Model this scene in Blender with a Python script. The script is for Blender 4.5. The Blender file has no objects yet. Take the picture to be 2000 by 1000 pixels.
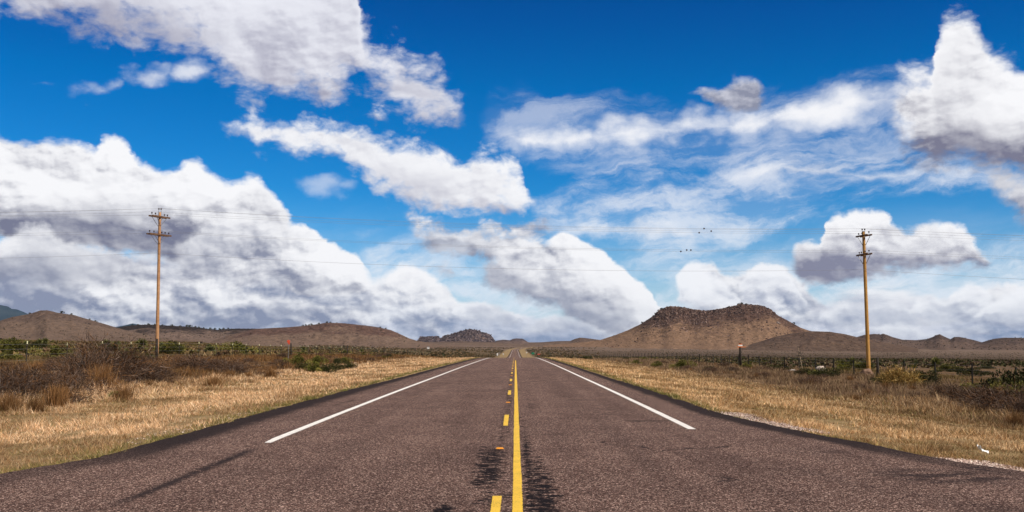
import bpy, math, random
import numpy as np
from mathutils import Vector, Matrix, Quaternion
R = math.radians
rng = np.random.default_rng(7)
random.seed(7)
sc = bpy.context.scene
col = sc.collection

# ---------------------------------------------------------------- camera
F = 2020.0                      # focal length in pixels of a 2000 px wide picture
PITCH = math.atan(168 / F)      # horizon at row 668
YAW = math.atan(6.5 / F)        # road runs along +Y, a touch right of centre
CAM_H = 1.6
cam_d = bpy.data.cameras.new("camera")
cam_d.sensor_width = 36
cam_d.lens = F / 2000 * 36
cam_d.clip_start = 0.1
cam_d.clip_end = 120000
cam = bpy.data.objects.new("camera", cam_d)
col.objects.link(cam)
cam.location = (0, 0, CAM_H)
cam.rotation_euler = (R(90) + PITCH, 0, YAW)
sc.camera = cam
CM = cam.rotation_euler.to_matrix()

def ray(px, py):
    return CM @ Vector(((px - 1000) / F, (500 - py) / F, -1.0))

def at(px, py, y):              # world point on the sight line of a photo pixel, at distance y
    d = ray(px, py)
    return Vector((0, 0, CAM_H)) + d * (y / d.y)

# ---------------------------------------------------------------- sun, sky and clouds
SUN_AZ = R(-35)                 # mathematical azimuth of the direction towards the sun
SUN_EL = R(46)
sun_dir = Vector((math.cos(SUN_EL) * math.cos(SUN_AZ), math.cos(SUN_EL) * math.sin(SUN_AZ), math.sin(SUN_EL)))
sd = bpy.data.lights.new("sun", 'SUN')
sd.energy = 5.0
sd.angle = R(0.53)
sd.color = (1.0, 0.92, 0.82)
sun = bpy.data.objects.new("sun", sd)
col.objects.link(sun)
sun.rotation_euler = sun_dir.to_track_quat('Z', 'Y').to_euler()
sc.view_settings.view_transform = 'Standard'
sc.view_settings.look = 'None'
sc.view_settings.exposure = 0
sc.view_settings.gamma = 1
sc.render.engine = 'CYCLES'
sc.cycles.max_bounces = 5
sc.cycles.diffuse_bounces = 2
sc.cycles.transparent_max_bounces = 8

W = bpy.data.worlds.new("World")
sc.world = W
W.use_nodes = True
W.cycles.sampling_method = 'MANUAL'
W.cycles.sample_map_resolution = 256
nt = W.node_tree
nt.nodes.clear()

class NG:
    """little helper to write node graphs as expressions"""
    def __init__(s, tree): s.t = tree
    def put(s, node, i, v):
        if v is None: return
        if isinstance(v, bpy.types.NodeSocket): s.t.links.new(v, node.inputs[i])
        else: node.inputs[i].default_value = v
    def m(s, op, a, b=None, c=None, clamp=False):
        n = s.t.nodes.new('ShaderNodeMath'); n.operation = op; n.use_clamp = clamp
        s.put(n, 0, a); s.put(n, 1, b); s.put(n, 2, c)
        return n.outputs[0]
    def add(s, a, b): return s.m('ADD', a, b)
    def sub(s, a, b): return s.m('SUBTRACT', a, b)
    def mul(s, a, b): return s.m('MULTIPLY', a, b)
    def mad(s, a, b, c): return s.m('MULTIPLY_ADD', a, b, c)
    def xyz(s, x, y, z=0.0):
        n = s.t.nodes.new('ShaderNodeCombineXYZ'); s.put(n, 0, x); s.put(n, 1, y); s.put(n, 2, z)
        return n.outputs[0]
    def sep(s, v):
        n = s.t.nodes.new('ShaderNodeSeparateXYZ'); s.put(n, 0, v)
        return n.outputs
    def smooth(s, v, a, b, lo=0.0, hi=1.0, kind='SMOOTHSTEP'):
        n = s.t.nodes.new('ShaderNodeMapRange'); n.interpolation_type = kind
        s.put(n, 0, v); s.put(n, 1, a); s.put(n, 2, b); s.put(n, 3, lo); s.put(n, 4, hi)
        return n.outputs[0]
    def noise(s, vec, scale, detail=4, rough=0.5, dist=0.0, color=False, dims='3D', lac=2.0):
        n = s.t.nodes.new('ShaderNodeTexNoise'); n.noise_dimensions = dims
        s.put(n, 'Vector', vec); n.inputs['Scale'].default_value = scale; n.inputs['Detail'].default_value = detail
        n.inputs['Roughness'].default_value = rough; n.inputs['Distortion'].default_value = dist; n.inputs['Lacunarity'].default_value = lac
        return n.outputs['Color' if color else 'Fac']
    def voro(s, vec, scale, out='Distance', feature='F1', rand=1.0):
        n = s.t.nodes.new('ShaderNodeTexVoronoi'); n.feature = feature
        s.put(n, 'Vector', vec); n.inputs['Scale'].default_value = scale; n.inputs['Randomness'].default_value = rand
        return n.outputs[out]
    def mix(s, f, a, b, blend='MIX'):
        n = s.t.nodes.new('ShaderNodeMix'); n.data_type = 'RGBA'; n.blend_type = blend
        s.put(n, 0, f)
        for i, v in ((6, a), (7, b)):
            if isinstance(v, (tuple, list)) and len(v) == 3: v = (*v, 1)
            s.put(n, i, v)
        return n.outputs[2]
    def vmath(s, op, a, b=None, scale=None):
        n = s.t.nodes.new('ShaderNodeVectorMath'); n.operation = op
        s.put(n, 0, a); s.put(n, 1, b)
        if scale is not None: s.put(n, 3, scale)
        return n.outputs[0]
    def ramp(s, f, stops, interp='LINEAR'):
        n = s.t.nodes.new('ShaderNodeValToRGB'); s.put(n, 0, f); cr = n.color_ramp; cr.interpolation = interp
        while len(cr.elements) < len(stops): cr.elements.new(0.5)
        for e, (p, c) in zip(cr.elements, stops): e.position = p; e.color = (*c, 1)
        return n.outputs[0]
    def curve(s, v, pts):
        n = s.t.nodes.new('ShaderNodeFloatCurve'); s.put(n, 1, v); cv = n.mapping.curves[0]
        n.mapping.use_clip = False
        pts = sorted(pts)
        cv.points[0].location = pts[0]; cv.points[1].location = pts[-1]
        for p in pts[1:-1]: cv.points.new(*p)
        for p in cv.points: p.handle_type = 'AUTO_CLAMPED'
        n.mapping.update()
        return n.outputs[0]

def sky_uv(px, py):             # azimuth / tangent of elevation of a direction
    d = ray(px, py)
    return math.atan2(d.x, d.y), d.z / math.hypot(d.x, d.y)

g = NG(nt)
geo = nt.nodes.new('ShaderNodeTexCoord')
dirv = g.vmath('NORMALIZE', geo.outputs['Generated'])
dx, dy, dz = g.sep(dirv)
U = g.m('ARCTAN2', dx, dy)
hlen = g.m('SQRT', g.add(g.mul(dx, dx), g.mul(dy, dy)))
V = g.m('DIVIDE', dz, g.m('MAXIMUM', hlen, 0.05))
UV = g.xyz(U, V, 0.0)
# clear blue of the dry high country: physical sky, deepened
skyn = nt.nodes.new('ShaderNodeTexSky')
skyn.sky_type = 'NISHITA'; skyn.sun_disc = False
skyn.sun_elevation = SUN_EL; skyn.sun_rotation = math.pi / 2 - SUN_AZ
skyn.altitude = 1400; skyn.air_density = 1.0; skyn.dust_density = 0.3; skyn.ozone_density = 4.0
sat = nt.nodes.new('ShaderNodeHueSaturation'); nt.links.new(skyn.outputs[0], sat.inputs['Color'])
sat.inputs['Saturation'].default_value = 1.35; sat.inputs['Hue'].default_value = 0.498
SKYK = 0.1
sky_t = g.mix(1.0, sat.outputs[0], g.ramp(g.smooth(V, 0.0, 0.4, kind='LINEAR'), [(0.0, (0.74, 0.86, 1.0)), (0.3, (0.22, 0.80, 1.05)), (0.62, (0.0, 0.74, 1.0)), (0.8, (0.0, 0.56, 0.88)), (1.0, (0.0, 0.42, 0.72))]), 'MULTIPLY')
sky = g.vmath('SCALE', sky_t, scale=SKYK)

# shared turbulence (direction space)
wA = g.vmath('SUBTRACT', g.noise(UV, 9.0, 8, 0.62, color=True), (0.5, 0.5, 0.5))
UVp = g.vmath('MULTIPLY', UV, (1.0, 1.5, 1.0))
wB = g.vmath('SUBTRACT', g.noise(UVp, 30.0, 7, 0.6, color=True), (0.5, 0.5, 0.5))
UVw = g.vmath('ADD', UV, g.vmath('SCALE', wA, scale=0.05))
UVc = g.vmath('ADD', UV, g.vmath('ADD', g.vmath('SCALE', wA, scale=0.022), g.vmath('SCALE', wB, scale=0.016)))
Uw, Vw, _ = g.sep(UVw)
Uc, Vc, _ = g.sep(UVc)
# billow field and the same field a step towards the sun: their difference lights the lumps
wC = g.vmath('ADD', UVp, g.vmath('ADD', g.vmath('SCALE', wB, scale=0.022), g.vmath('SCALE', wA, scale=0.03)))
def lumps(off, sc_, det):       # rounded cauliflower heads
    n = nt.nodes.new('ShaderNodeTexVoronoi'); n.feature = 'F1'; n.voronoi_dimensions = '2D'
    g.put(n, 'Vector', g.vmath('ADD', wC, off)); n.inputs['Scale'].default_value = sc_
    n.inputs['Detail'].default_value = det; n.inputs['Roughness'].default_value = 0.55; n.inputs['Lacunarity'].default_value = 2.3
    return g.m('SUBTRACT', 1.0, n.outputs['Distance'])
LS = (0.0045, 0.0085, 0)
vA0 = lumps((0, 0, 0), 12.0, 2.0); vA1 = lumps(LS, 12.0, 2.0)
LB = (0.011, 0.021, 0)
vB0 = lumps((0.3, 0, 0), 5.5, 1.0); vB1 = lumps((0.311, 0.021, 0), 5.5, 1.0)
nA0 = g.noise(UVp, 15.0, 6, 0.55, 0.15); nA1 = g.noise(g.vmath('ADD', UVp, LS), 15.0, 6, 0.55, 0.15)
relief = g.sub(vA0, vA1); relief2 = g.sub(nA0, nA1)
lit_noise = g.m('MINIMUM', g.m('MAXIMUM', g.add(g.add(g.mul(relief, 1.15), g.mul(g.sub(vB0, vB1), 1.5)), g.mul(relief2, 2.0)), -0.5), 0.45)
b0 = g.add(g.mul(g.noise(UVp, 17.0, 8, 0.58, 0.15), 0.55), g.mul(g.m('MINIMUM', vA0, 1.0), 0.45))
e0 = g.mul(g.sub(g.noise(UVp, 24.0, 9, 0.66, 0.25), 0.5), 2.4)          # ragged fringe
e1 = g.mul(g.sub(g.m('MINIMUM', lumps((0, 0, 0), 26.0, 2.0), 1.0), 0.55), 1.1)      # round heads on the outline
edge_n = g.add(g.mul(e0, 0.62), g.mul(e1, 0.38))
patchy = g.smooth(g.noise(UVp, 6.5, 3, 0.5), 0.36, 0.62, 0.35, 1.25)
f0 = g.noise(UVp, 48.0, 5, 0.6, 0.2); f1 = g.noise(g.vmath('ADD', UVp, (0.0022, 0.0042, 0)), 48.0, 5, 0.6, 0.2)
lit_noise = g.mul(g.add(lit_noise, g.mul(g.sub(f0, f1), 1.1)), patchy)
low = g.noise(g.vmath('MULTIPLY', UVw, (1.0, 1.8, 1.0)), 6.0, 4, 0.45)
strat = g.noise(g.vmath('MULTIPLY', UV, (1.0, 4.5, 1.0)), 14.0, 7, 0.58, 0.3)
cirr = g.noise(g.vmath('MULTIPLY', g.vmath('ADD', UVw, g.xyz(0.0, g.mul(U, -0.12), 0)), (1.0, 4.0, 1.0)), 9.0, 9, 0.62, 0.4)
cirr2 = g.noise(g.vmath('MULTIPLY', UVw, (1.0, 1.6, 1.0)), 22.0, 8, 0.65, 0.2)

WHITE = (0.96, 0.96, 0.985)
GREY = (0.27, 0.29, 0.39)
over = g.noise(g.vmath('MULTIPLY', dirv, (1.0, 1.0, 1.4)), 3.0, 4, 0.6)
outside = g.m('MAXIMUM', g.smooth(V, 0.42, 0.75), g.smooth(g.m('ABSOLUTE', U), 0.62, 0.85))
sky = g.mix(g.mul(g.smooth(over, 0.40, 0.58), g.mul(outside, 0.92)), g.mix(outside, sky, g.vmath('SCALE', sky, scale=0.5)), (0.46, 0.44, 0.42))  # unseen sky: pale cloud added and blue dimmed, to neutralise the fill light
state = {'c': sky}

def cloud(top, bot, w=0.01, rag=0.9, op=1.0, shade=0.5, lo=0.0, hi=0.8, crisp=True, white=WHITE, grey=GREY, kind='cum', rel=1.0, ef=0.012, dk=()):
    """one cloud bank between two traced outlines; w = softness, rag = raggedness of the edge,
    lo..hi = heights (0 base, 1 crest) between which it turns from grey to white"""
    tp = [sky_uv(*p) for p in top]; bp = [sky_uv(*p) for p in bot]
    u0 = min(p[0] for p in tp + bp) ; u1 = max(p[0] for p in tp + bp)
    v0 = min(p[1] for p in tp + bp) - 0.02; v1 = max(p[1] for p in tp + bp) + 0.02
    u_, v_ = (Uc, Vc) if crisp else (Uw, Vw)
    x = g.m('MULTIPLY_ADD', u_, 1 / (u1 - u0), -u0 / (u1 - u0), clamp=True)
    y = g.mad(v_, 1 / (v1 - v0), -v0 / (v1 - v0))
    nrm = lambda pts: [((a - u0) / (u1 - u0), (b - v0) / (v1 - v0)) for a, b in pts]
    T = g.curve(x, nrm(tp)); B = g.curve(x, nrm(bp))
    a = g.sub(T, y); b = g.sub(y, B)
    ext = g.mul(g.m('MINIMUM', g.sub(u_, u0), g.sub(u1, u_)), 1 / (v1 - v0))
    d = g.m('MINIMUM', g.m('MINIMUM', a, b), ext)
    nz = {'cum': b0, 'str': strat, 'cir': cirr}[kind]
    if kind == 'cum' and crisp: dd = g.add(g.mad(d, (v1 - v0) / (w * 1.15), g.mul(edge_n, 1.5 * rag)), 0.3)
    else: dd = g.add(g.mad(d, (v1 - v0) / w, g.mul(g.sub(nz, 0.5), 2 * rag)), 0.15 * rag + 0.12)
    al = g.smooth(dd, 0.0, 1.0, 0.0, op)
    al = g.mul(al, g.smooth(g.m('MINIMUM', g.sub(u_, u0), g.sub(u1, u_)), 0.0, ef))
    if kind == 'cir':
        al = g.mul(al, g.smooth(g.add(g.mul(cirr, 0.6), g.mul(cirr2, 0.4)), 0.40, 0.60, 0.15, 1.0))
    h = g.m('DIVIDE', b, g.m('MAXIMUM', g.sub(T, B), 0.02))
    # soft vertical gradient, broad swells, then small sunlit lumps
    h = g.m('MINIMUM', h, 1.2)
    nl = {'cum': low, 'str': strat, 'cir': low}[kind]
    hh = g.add(h, g.mul(g.sub(nl, 0.5), shade * 2.0))
    # thicker parts that hold back the light (centre, half-width, half-height, amount)
    for (bx0, by0, rx_, ry_, am) in dk:
        cu, cv = sky_uv(bx0, by0)
        e_ = g.vmath('MULTIPLY', g.vmath('SUBTRACT', UVc, (cu, cv, 0)), (F / rx_, F / ry_, 0))
        n_ = nt.nodes.new('ShaderNodeVectorMath'); n_.operation = 'LENGTH'; g.put(n_, 0, e_)
        hh = g.sub(hh, g.smooth(g.sub(n_.outputs['Value'], g.mul(e0, 0.25)), 0.1, 1.25, am, 0.0))
    hh = g.smooth(hh, lo - 0.25, hi + 0.25, kind='LINEAR')
    hh = g.add(hh, g.mul(lit_noise, (0.74 if kind == 'cum' else 0.6) * rel))
    hh = g.add(hh, g.mul(g.smooth(dd, 0.3, 3.0, 1.0, 0.0), 0.10))      # thin edges let light through
    mid = tuple(a_ * 0.50 + b_ * 0.50 for a_, b_ in zip(grey, white))
    hi2 = tuple(a_ * 0.14 + b_ * 0.86 for a_, b_ in zip(grey, white))
    cc = g.ramp(hh, [(0.0, grey), (0.38, mid), (0.66, hi2), (0.95, white)], 'EASE' if False else 'LINEAR')
    state['c'] = g.mix(al, state['c'], cc)

def far_veil():
    al = g.mul(g.smooth(V, -0.02, 0.15, 1.0, 0.0), g.smooth(cirr, 0.3, 0.7, 0.35, 0.9))
    state['c'] = g.mix(al, state['c'], (0.72, 0.80, 0.93))
far_veil()
E = 60
# high thin cloud on the right
cloud([(930, 200), (1000, 185), (1200, 190), (1400, 190), (1600, 172), (1790, 150), (1820, 150)],
      [(930, 240), (1000, 290), (1100, 330), (1300, 335), (1500, 345), (1700, 330), (1820, 260)], w=0.03, rag=1.0, op=0.38, shade=0.1, lo=-1, hi=-0.5, crisp=False, kind='cir')
cloud([(955, 222), (1050, 246), (1200, 218), (1350, 203), (1500, 193), (1650, 176), (1800, 160)],
      [(955, 242), (1050, 306), (1200, 300), (1350, 276), (1500, 268), (1650, 256), (1800, 235)], w=0.026, rag=0.9, op=0.95, shade=0.1, lo=-1, hi=-0.5, crisp=False, kind='cum')
cloud([(1030, 400), (1150, 350), (1300, 338), (1500, 310), (1700, 322), (1950, 330)],
      [(1030, 440), (1150, 480), (1300, 500), (1500, 470), (1700, 390), (1950, 372)], w=0.03, rag=1.1, op=0.62, shade=0.1, lo=-1, hi=-0.5, crisp=False, kind='cir')
cloud([(1400, 345), (1550, 320), (1700, 335), (1800, 330), (1940, 330)],
      [(1400, 352), (1550, 350), (1700, 362), (1800, 358), (1940, 352)], w=0.012, rag=0.8, op=0.7, shade=0.1, lo=-1, hi=-0.5, crisp=False, kind='cum')
cloud([(1050, 440), (1150, 428), (1300, 430), (1450, 445), (1560, 455)],
      [(1050, 470), (1150, 480), (1300, 485), (1450, 490), (1560, 480)], w=0.02, rag=0.9, op=0.75, shade=0.1, lo=-1, hi=-0.5, crisp=False, kind='cum')
cloud([(560, 350), (600, 340), (650, 342), (700, 360)], [(560, 380), (600, 385), (650, 383), (700, 370)], w=0.02, rag=1.2, op=0.4, shade=0.1, lo=-1, hi=-0.5, crisp=False, kind='cum')
cloud([(690, 440), (800, 470), (900, 490), (1000, 520), (1330, 500), (1560, 500), (2000, 470), (2060, 470)],
      [(690, 700), (900, 700), (1300, 700), (2060, 700)], w=0.04, rag=0.7, op=0.72, shade=0.1, lo=-1, hi=-0.5, crisp=False, kind='cir', white=(0.83, 0.88, 0.96))
# low, far banks
cloud([(690, 560), (760, 528), (800, 517), (835, 528), (870, 555), (905, 585), (960, 588), (1000, 605), (1060, 625), (1160, 640), (1240, 650)],
      [(690, 720), (1240, 720)], ef=0.035, w=0.006, rag=0.75, shade=0.9, lo=0.50, hi=1.1, kind='cum', grey=(0.28, 0.32, 0.44))
cloud([(1310, 580), (1325, 535), (1350, 514), (1385, 514), (1420, 530), (1450, 527), (1480, 512), (1520, 514), (1560, 540), (1600, 575), (1680, 600), (1730, 585), (1800, 590), (1850, 575), (1905, 562), (1950, 552), (2060, 556)],
      [(1310, 720), (2060, 720)], ef=0.035, w=0.007, rag=0.75, shade=0.9, lo=0.45, hi=1.0, dk=((1600, 605, 90, 45, .5), (1400, 570, 40, 30, .3)), grey=(0.26, 0.30, 0.42))
cloud([(-E, 615), (100, 605), (300, 615), (600, 605), (900, 610), (1100, 625), (1300, 645), (1500, 625), (1800, 630), (2000, 620), (2060, 620)],
      [(-E, 720), (2060, 720)], w=0.02, rag=1.3, op=0.78, shade=1.5, lo=0.55, hi=1.6, kind='str', grey=(0.22, 0.29, 0.46), white=(0.84, 0.86, 0.95))
cloud([(-E, 470), (100, 470), (500, 480), (620, 500), (700, 515), (745, 540), (800, 560), (900, 600)],
      [(-E, 640), (500, 650), (900, 650)], w=0.012, rag=0.9, shade=1.2, lo=0.5, hi=1.5, grey=(0.28, 0.32, 0.45), ef=0.03)
cloud([(780, 410), (830, 418), (900, 428), (960, 426), (1040, 415), (1090, 430)],
      [(780, 430), (840, 470), (900, 480), (1000, 480), (1090, 470)], w=0.02, rag=1.2, op=0.95, shade=0.6, lo=0.2, hi=1.6, grey=(0.34, 0.34, 0.43))
# centre bank leaning to the right, bright rim behind a grey body
cloud([(1060, 470), (1100, 452), (1140, 470), (1175, 485), (1215, 515), (1245, 545), (1275, 575), (1298, 610), (1310, 655)],
      [(1060, 560), (1100, 600), (1200, 650), (1310, 660)], w=0.004, rag=0.45, shade=0.3, lo=-0.3, hi=0.35)
cloud([(930, 510), (1000, 480), (1060, 470), (1120, 480), (1160, 505), (1200, 545), (1235, 590), (1262, 640), (1280, 662)],
      [(930, 540), (960, 570), (1020, 590), (1080, 620), (1160, 655), (1280, 675)], w=0.012, rag=0.8, shade=0.8, lo=0.1, hi=1.3)
cloud([(790, 450), (830, 436), (880, 448), (930, 434), (990, 440), (1040, 455), (1090, 470), (1130, 490)],
      [(790, 465), (835, 497), (880, 506), (940, 514), (1000, 522), (1060, 522), (1130, 510)], w=0.013, rag=1.1, shade=0.7, lo=0.05, hi=1.0, dk=((880, 492, 110, 24, .6), (1060, 505, 80, 20, .5)))
cloud([(810, 505), (850, 500), (880, 510), (905, 540)], [(810, 512), (850, 530), (880, 548), (905, 552)], w=0.015, rag=1.2, op=0.7, shade=0.4, lo=0.3, hi=1.6)
# right cumulus behind the pole
cloud([(1532, 500), (1545, 478), (1575, 460), (1600, 468), (1612, 430), (1650, 410), (1690, 404), (1725, 412), (1748, 440), (1780, 452), (1810, 440), (1845, 430), (1880, 442), (1905, 475), (1930, 500), (1948, 515)],
      [(1532, 505), (1560, 550), (1620, 556), (1700, 548), (1750, 532), (1800, 530), (1860, 528), (1948, 520)], w=0.009, rag=0.9, shade=0.6, lo=0.15, hi=0.95, grey=(0.24, 0.245, 0.34), dk=((1610, 525, 80, 40, .5), (1790, 520, 140, 22, .5), (1850, 455, 50, 22, -.3), (1680, 430, 60, 30, -.25)))
cloud([(1560, 590), (1640, 560), (1720, 550), (1800, 560), (1850, 590)], [(1560, 630), (1640, 635), (1720, 640), (1800, 635), (1850, 625)], w=0.02, rag=1.1, op=0.9, shade=0.9, lo=0.1, hi=1.2, kind='str', grey=(0.42, 0.44, 0.56))
# small heaps stacked low over the hills, right and centre
for tp_, bt_, kk in (
    ([(1318, 560), (1330, 525), (1352, 512), (1380, 516), (1400, 535), (1425, 560), (1450, 590)], [(1318, 590), (1380, 600), (1450, 605)], dict(lo=-0.1, hi=0.6)),
    ([(1440, 560), (1462, 528), (1485, 512), (1512, 514), (1535, 530), (1560, 560), (1585, 590)], [(1440, 590), (1500, 605), (1585, 602)], dict(lo=-0.05, hi=0.7)),
    ([(1590, 610), (1620, 590), (1660, 578), (1700, 590), (1740, 580), (1780, 600), (1800, 622)], [(1590, 628), (1690, 640), (1800, 634)], dict(lo=0.1, hi=1.0)),
    ([(1770, 610), (1790, 585), (1820, 570), (1850, 578), (1868, 560), (1895, 548), (1920, 560), (1945, 590)], [(1770, 622), (1850, 632), (1945, 625)], dict(lo=0.0, hi=0.8)),
    ([(1900, 625), (1925, 600), (1955, 580), (1990, 560), (2030, 556), (2060, 560)], [(1900, 640), (1980, 650), (2060, 650)], dict(lo=0.1, hi=0.8)),
    ([(1640, 650), (1700, 635), (1760, 628), (1830, 640), (1900, 636), (1960, 650)], [(1640, 662), (1800, 668), (1960, 664)], dict(lo=0.2, hi=1.3)),
    ([(880, 612), (905, 592), (935, 584), (965, 596), (1000, 606), (1025, 625)], [(880, 625), (960, 632), (1025, 632)], dict(lo=0.1, hi=0.9)),
    ([(1010, 640), (1050, 622), (1100, 618), (1150, 630), (1190, 645)], [(1010, 652), (1100, 656), (1190, 654)], dict(lo=0.2, hi=1.3)),
    ([(690, 615), (730, 596), (780, 586), (830, 598), (870, 615)], [(690, 628), (780, 634), (870, 628)], dict(lo=0.1, hi=1.1)),
):
    cloud(tp_, bt_, w=0.006, rag=0.7, shade=0.6, op=0.95, grey=(0.30, 0.34, 0.47), white=(0.93, 0.94, 0.98), ef=0.006, **kk)
# left mountain of cloud
cloud([(-E, 490), (60, 500), (140, 510), (230, 530), (300, 505), (360, 510), (420, 540), (470, 560), (560, 580), (700, 590), (760, 600)],
      [(-E, 640), (300, 650), (760, 650)], ef=0.035, w=0.008, rag=0.8, shade=1.1, lo=0.4, hi=1.3, grey=(0.26, 0.29, 0.41), dk=((520, 545, 150, 28, .35), (120, 600, 170, 30, .25)))
cloud([(540, 470), (560, 446), (585, 438), (615, 450), (650, 472), (680, 482), (705, 492), (722, 515), (735, 550)],
      [(540, 560), (600, 580), (735, 570)], w=0.004, rag=0.4, shade=0.3, lo=-0.2, hi=0.4)
cloud([(-E, 266), (0, 268), (50, 274), (90, 264), (150, 270), (185, 282), (200, 266), (225, 260), (250, 278), (268, 305), (305, 322), (335, 332), (378, 314), (415, 332), (450, 352), (488, 342), (522, 362), (552, 392), (572, 430), (585, 470)],
      [(-E, 470), (0, 465), (100, 485), (200, 495), (300, 500), (400, 520), (500, 520), (585, 500)], w=0.008, rag=0.75, shade=0.4, lo=0.12, hi=0.58, grey=(0.19, 0.20, 0.29), dk=((150, 458, 190, 48, .50), (505, 405, 95, 60, .42), (390, 490, 210, 55, .42), (190, 330, 190, 60, -.25)))
cloud([(330, 470), (400, 430), (470, 405), (530, 420), (580, 450), (610, 480), (640, 530), (680, 565)],
      [(330, 545), (400, 555), (500, 565), (600, 580), (680, 575)], w=0.014, rag=0.9, shade=0.8, lo=0.15, hi=1.25)
cloud([(-E, 520), (30, 450), (80, 435), (120, 460), (200, 480), (300, 500), (330, 520)],
      [(-E, 560), (60, 560), (200, 570), (330, 560)], w=0.010, rag=0.8, shade=0.9, lo=0.25, hi=1.3)
# high cloud running in from the top left
cloud([(60, 162), (90, 157), (112, 162)], [(60, 164), (90, 168), (112, 164)], w=0.01, rag=0.8, op=0.7, shade=0.1, lo=-1, hi=0, kind='cum')
cloud([(120, 175), (180, 158), (240, 130), (300, 108), (350, 105), (420, 125)], [(120, 186), (200, 194), (260, 182), (320, 168), (370, 150), (420, 145)], w=0.022, rag=1.3, op=0.75, shade=0.1, lo=-1, hi=-0.5, crisp=False, kind='cum')
cloud([(-E, -160), (680, -160), (705, -10), (718, 38), (745, 78), (790, 88), (835, 106), (860, 130), (872, 152), (895, 190), (915, 232)],
      [(-E, 30), (0, 38), (50, 72), (70, 62), (130, 62), (230, 90), (300, 95), (370, 112), (420, 150), (460, 178), (500, 204), (560, 209), (640, 206), (700, 192), (760, 204), (800, 244), (850, 256), (915, 250)],
      w=0.034, rag=0.95, shade=0.9, lo=-0.15, hi=1.25, dk=((230, 45, 230, 45, .45), (560, 60, 110, 40, .25), (640, 175, 120, 30, .2)), grey=(0.36, 0.36, 0.47), white=(0.84, 0.85, 0.92), rel=.6)
cloud([(690, 225), (730, 205), (765, 220)], [(690, 232), (730, 243), (765, 235)], w=0.02, rag=1.2, op=0.8, shade=0.5, lo=0.1, hi=1.2)
# middle cloud
cloud([(430, 237), (480, 234), (500, 222), (530, 230), (560, 226), (620, 230), (680, 236), (725, 245), (760, 262), (820, 276), (865, 284), (900, 306), (930, 290), (965, 286), (1000, 300), (1020, 312), (1032, 350), (1050, 390), (1065, 410)],
      [(430, 240), (480, 262), (520, 303), (560, 296), (590, 312), (640, 312), (680, 338), (712, 362), (740, 388), (780, 408), (830, 424), (900, 434), (960, 430), (1010, 424), (1065, 414)],
      w=0.02, rag=1.0, shade=0.5, lo=-0.2, hi=0.95, rel=.8, dk=((850, 402, 130, 28, .45), (1000, 412, 70, 22, .4), (620, 300, 80, 20, .2)), white=(0.94, 0.945, 0.975), grey=(0.44, 0.44, 0.54))
cloud([(690, 470), (760, 455), (850, 460), (930, 480)], [(690, 500), (780, 520), (860, 525), (930, 520)], w=0.03, rag=1.2, op=0.5, shade=0.1, lo=-1, hi=-0.5, crisp=False, kind='cum', white=(.85, .89, .96))
# small grey scrap and the big one at the right edge
cloud([(1340, 176), (1370, 163), (1405, 160), (1430, 140), (1460, 138), (1482, 150), (1500, 185)], [(1340, 182), (1380, 197), (1420, 214), (1465, 226), (1500, 195)], w=0.012, rag=0.9, shade=0.5, lo=0.1, hi=1.5, white=(0.80, 0.80, 0.88))
cloud([(1905, 325), (1960, 320), (2080, 310)], [(1905, 350), (1960, 412), (2080, 490)], w=0.022, rag=0.8, shade=0.5, lo=0.3, hi=1.9)
cloud([(1725, 195), (1745, 150), (1765, 132), (1795, 122), (1820, 122), (1828, 70), (1838, 38), (1854, 24), (1886, 22), (1906, 36), (1920, 66), (1940, 84), (1970, 94), (2010, 102), (2100, 100)],
      [(1725, 215), (1750, 290), (1790, 326), (1850, 340), (1900, 336), (1950, 348), (2000, 366), (2100, 385)],
      w=0.022, rag=0.85, shade=0.45, lo=0.05, hi=0.75, grey=(0.20, 0.20, 0.285), rel=.9, dk=((1890, 300, 170, 60, .65), (1790, 230, 70, 90, .30), (1965, 215, 70, 70, -.35)))
bg = nt.nodes.new('ShaderNodeBackground'); wo = nt.nodes.new('ShaderNodeOutputWorld')
nt.links.new(state['c'], bg.inputs[0]); bg.inputs[1].default_value = 1.0
nt.links.new(bg.outputs[0], wo.inputs[0])

# ---------------------------------------------------------------- helpers
def tag(o, label=None, cat=None, group=None, kind=None):
    if label: o['label'] = label
    if cat: o['category'] = cat
    if group: o['group'] = group
    if kind: o['kind'] = kind
    return o

def empty(name, loc, rz=0.0):
    o = bpy.data.objects.new(name, None); col.objects.link(o)
    o.empty_display_size = 0.3
    o.location = loc; o.rotation_euler = (0, 0, rz)
    return o

def np_mesh(name, V_, F_, mat, parent=None, colr=None, attrs=None, smooth=False):
    V_ = np.asarray(V_, dtype=np.float32).reshape(-1, 3); F_ = np.asarray(F_, dtype=np.int32)
    k = F_.shape[1]
    me = bpy.data.meshes.new(name)
    me.vertices.add(len(V_)); me.vertices.foreach_set('co', V_.ravel())
    me.loops.add(F_.size); me.loops.foreach_set('vertex_index', F_.ravel())
    me.polygons.add(len(F_)); me.polygons.foreach_set('loop_start', np.arange(0, F_.size, k, dtype=np.int32))
    me.polygons.foreach_set('use_smooth', np.full(len(F_), smooth))
    if colr is not None:
        a = me.color_attributes.new('Col', 'FLOAT_COLOR', 'POINT')
        c = np.ones((len(V_), 4), dtype=np.float32); c[:, :3] = colr; a.data.foreach_set('color', c.ravel())
    for n_, v_ in (attrs or {}).items():
        a = me.attributes.new(n_, 'FLOAT', 'POINT'); a.data.foreach_set('value', np.asarray(v_, dtype=np.float32).ravel())
    me.update(calc_edges=True)
    if mat: me.materials.append(mat)
    o = bpy.data.objects.new(name, me); col.objects.link(o)
    if parent: o.parent = parent
    return o

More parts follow.
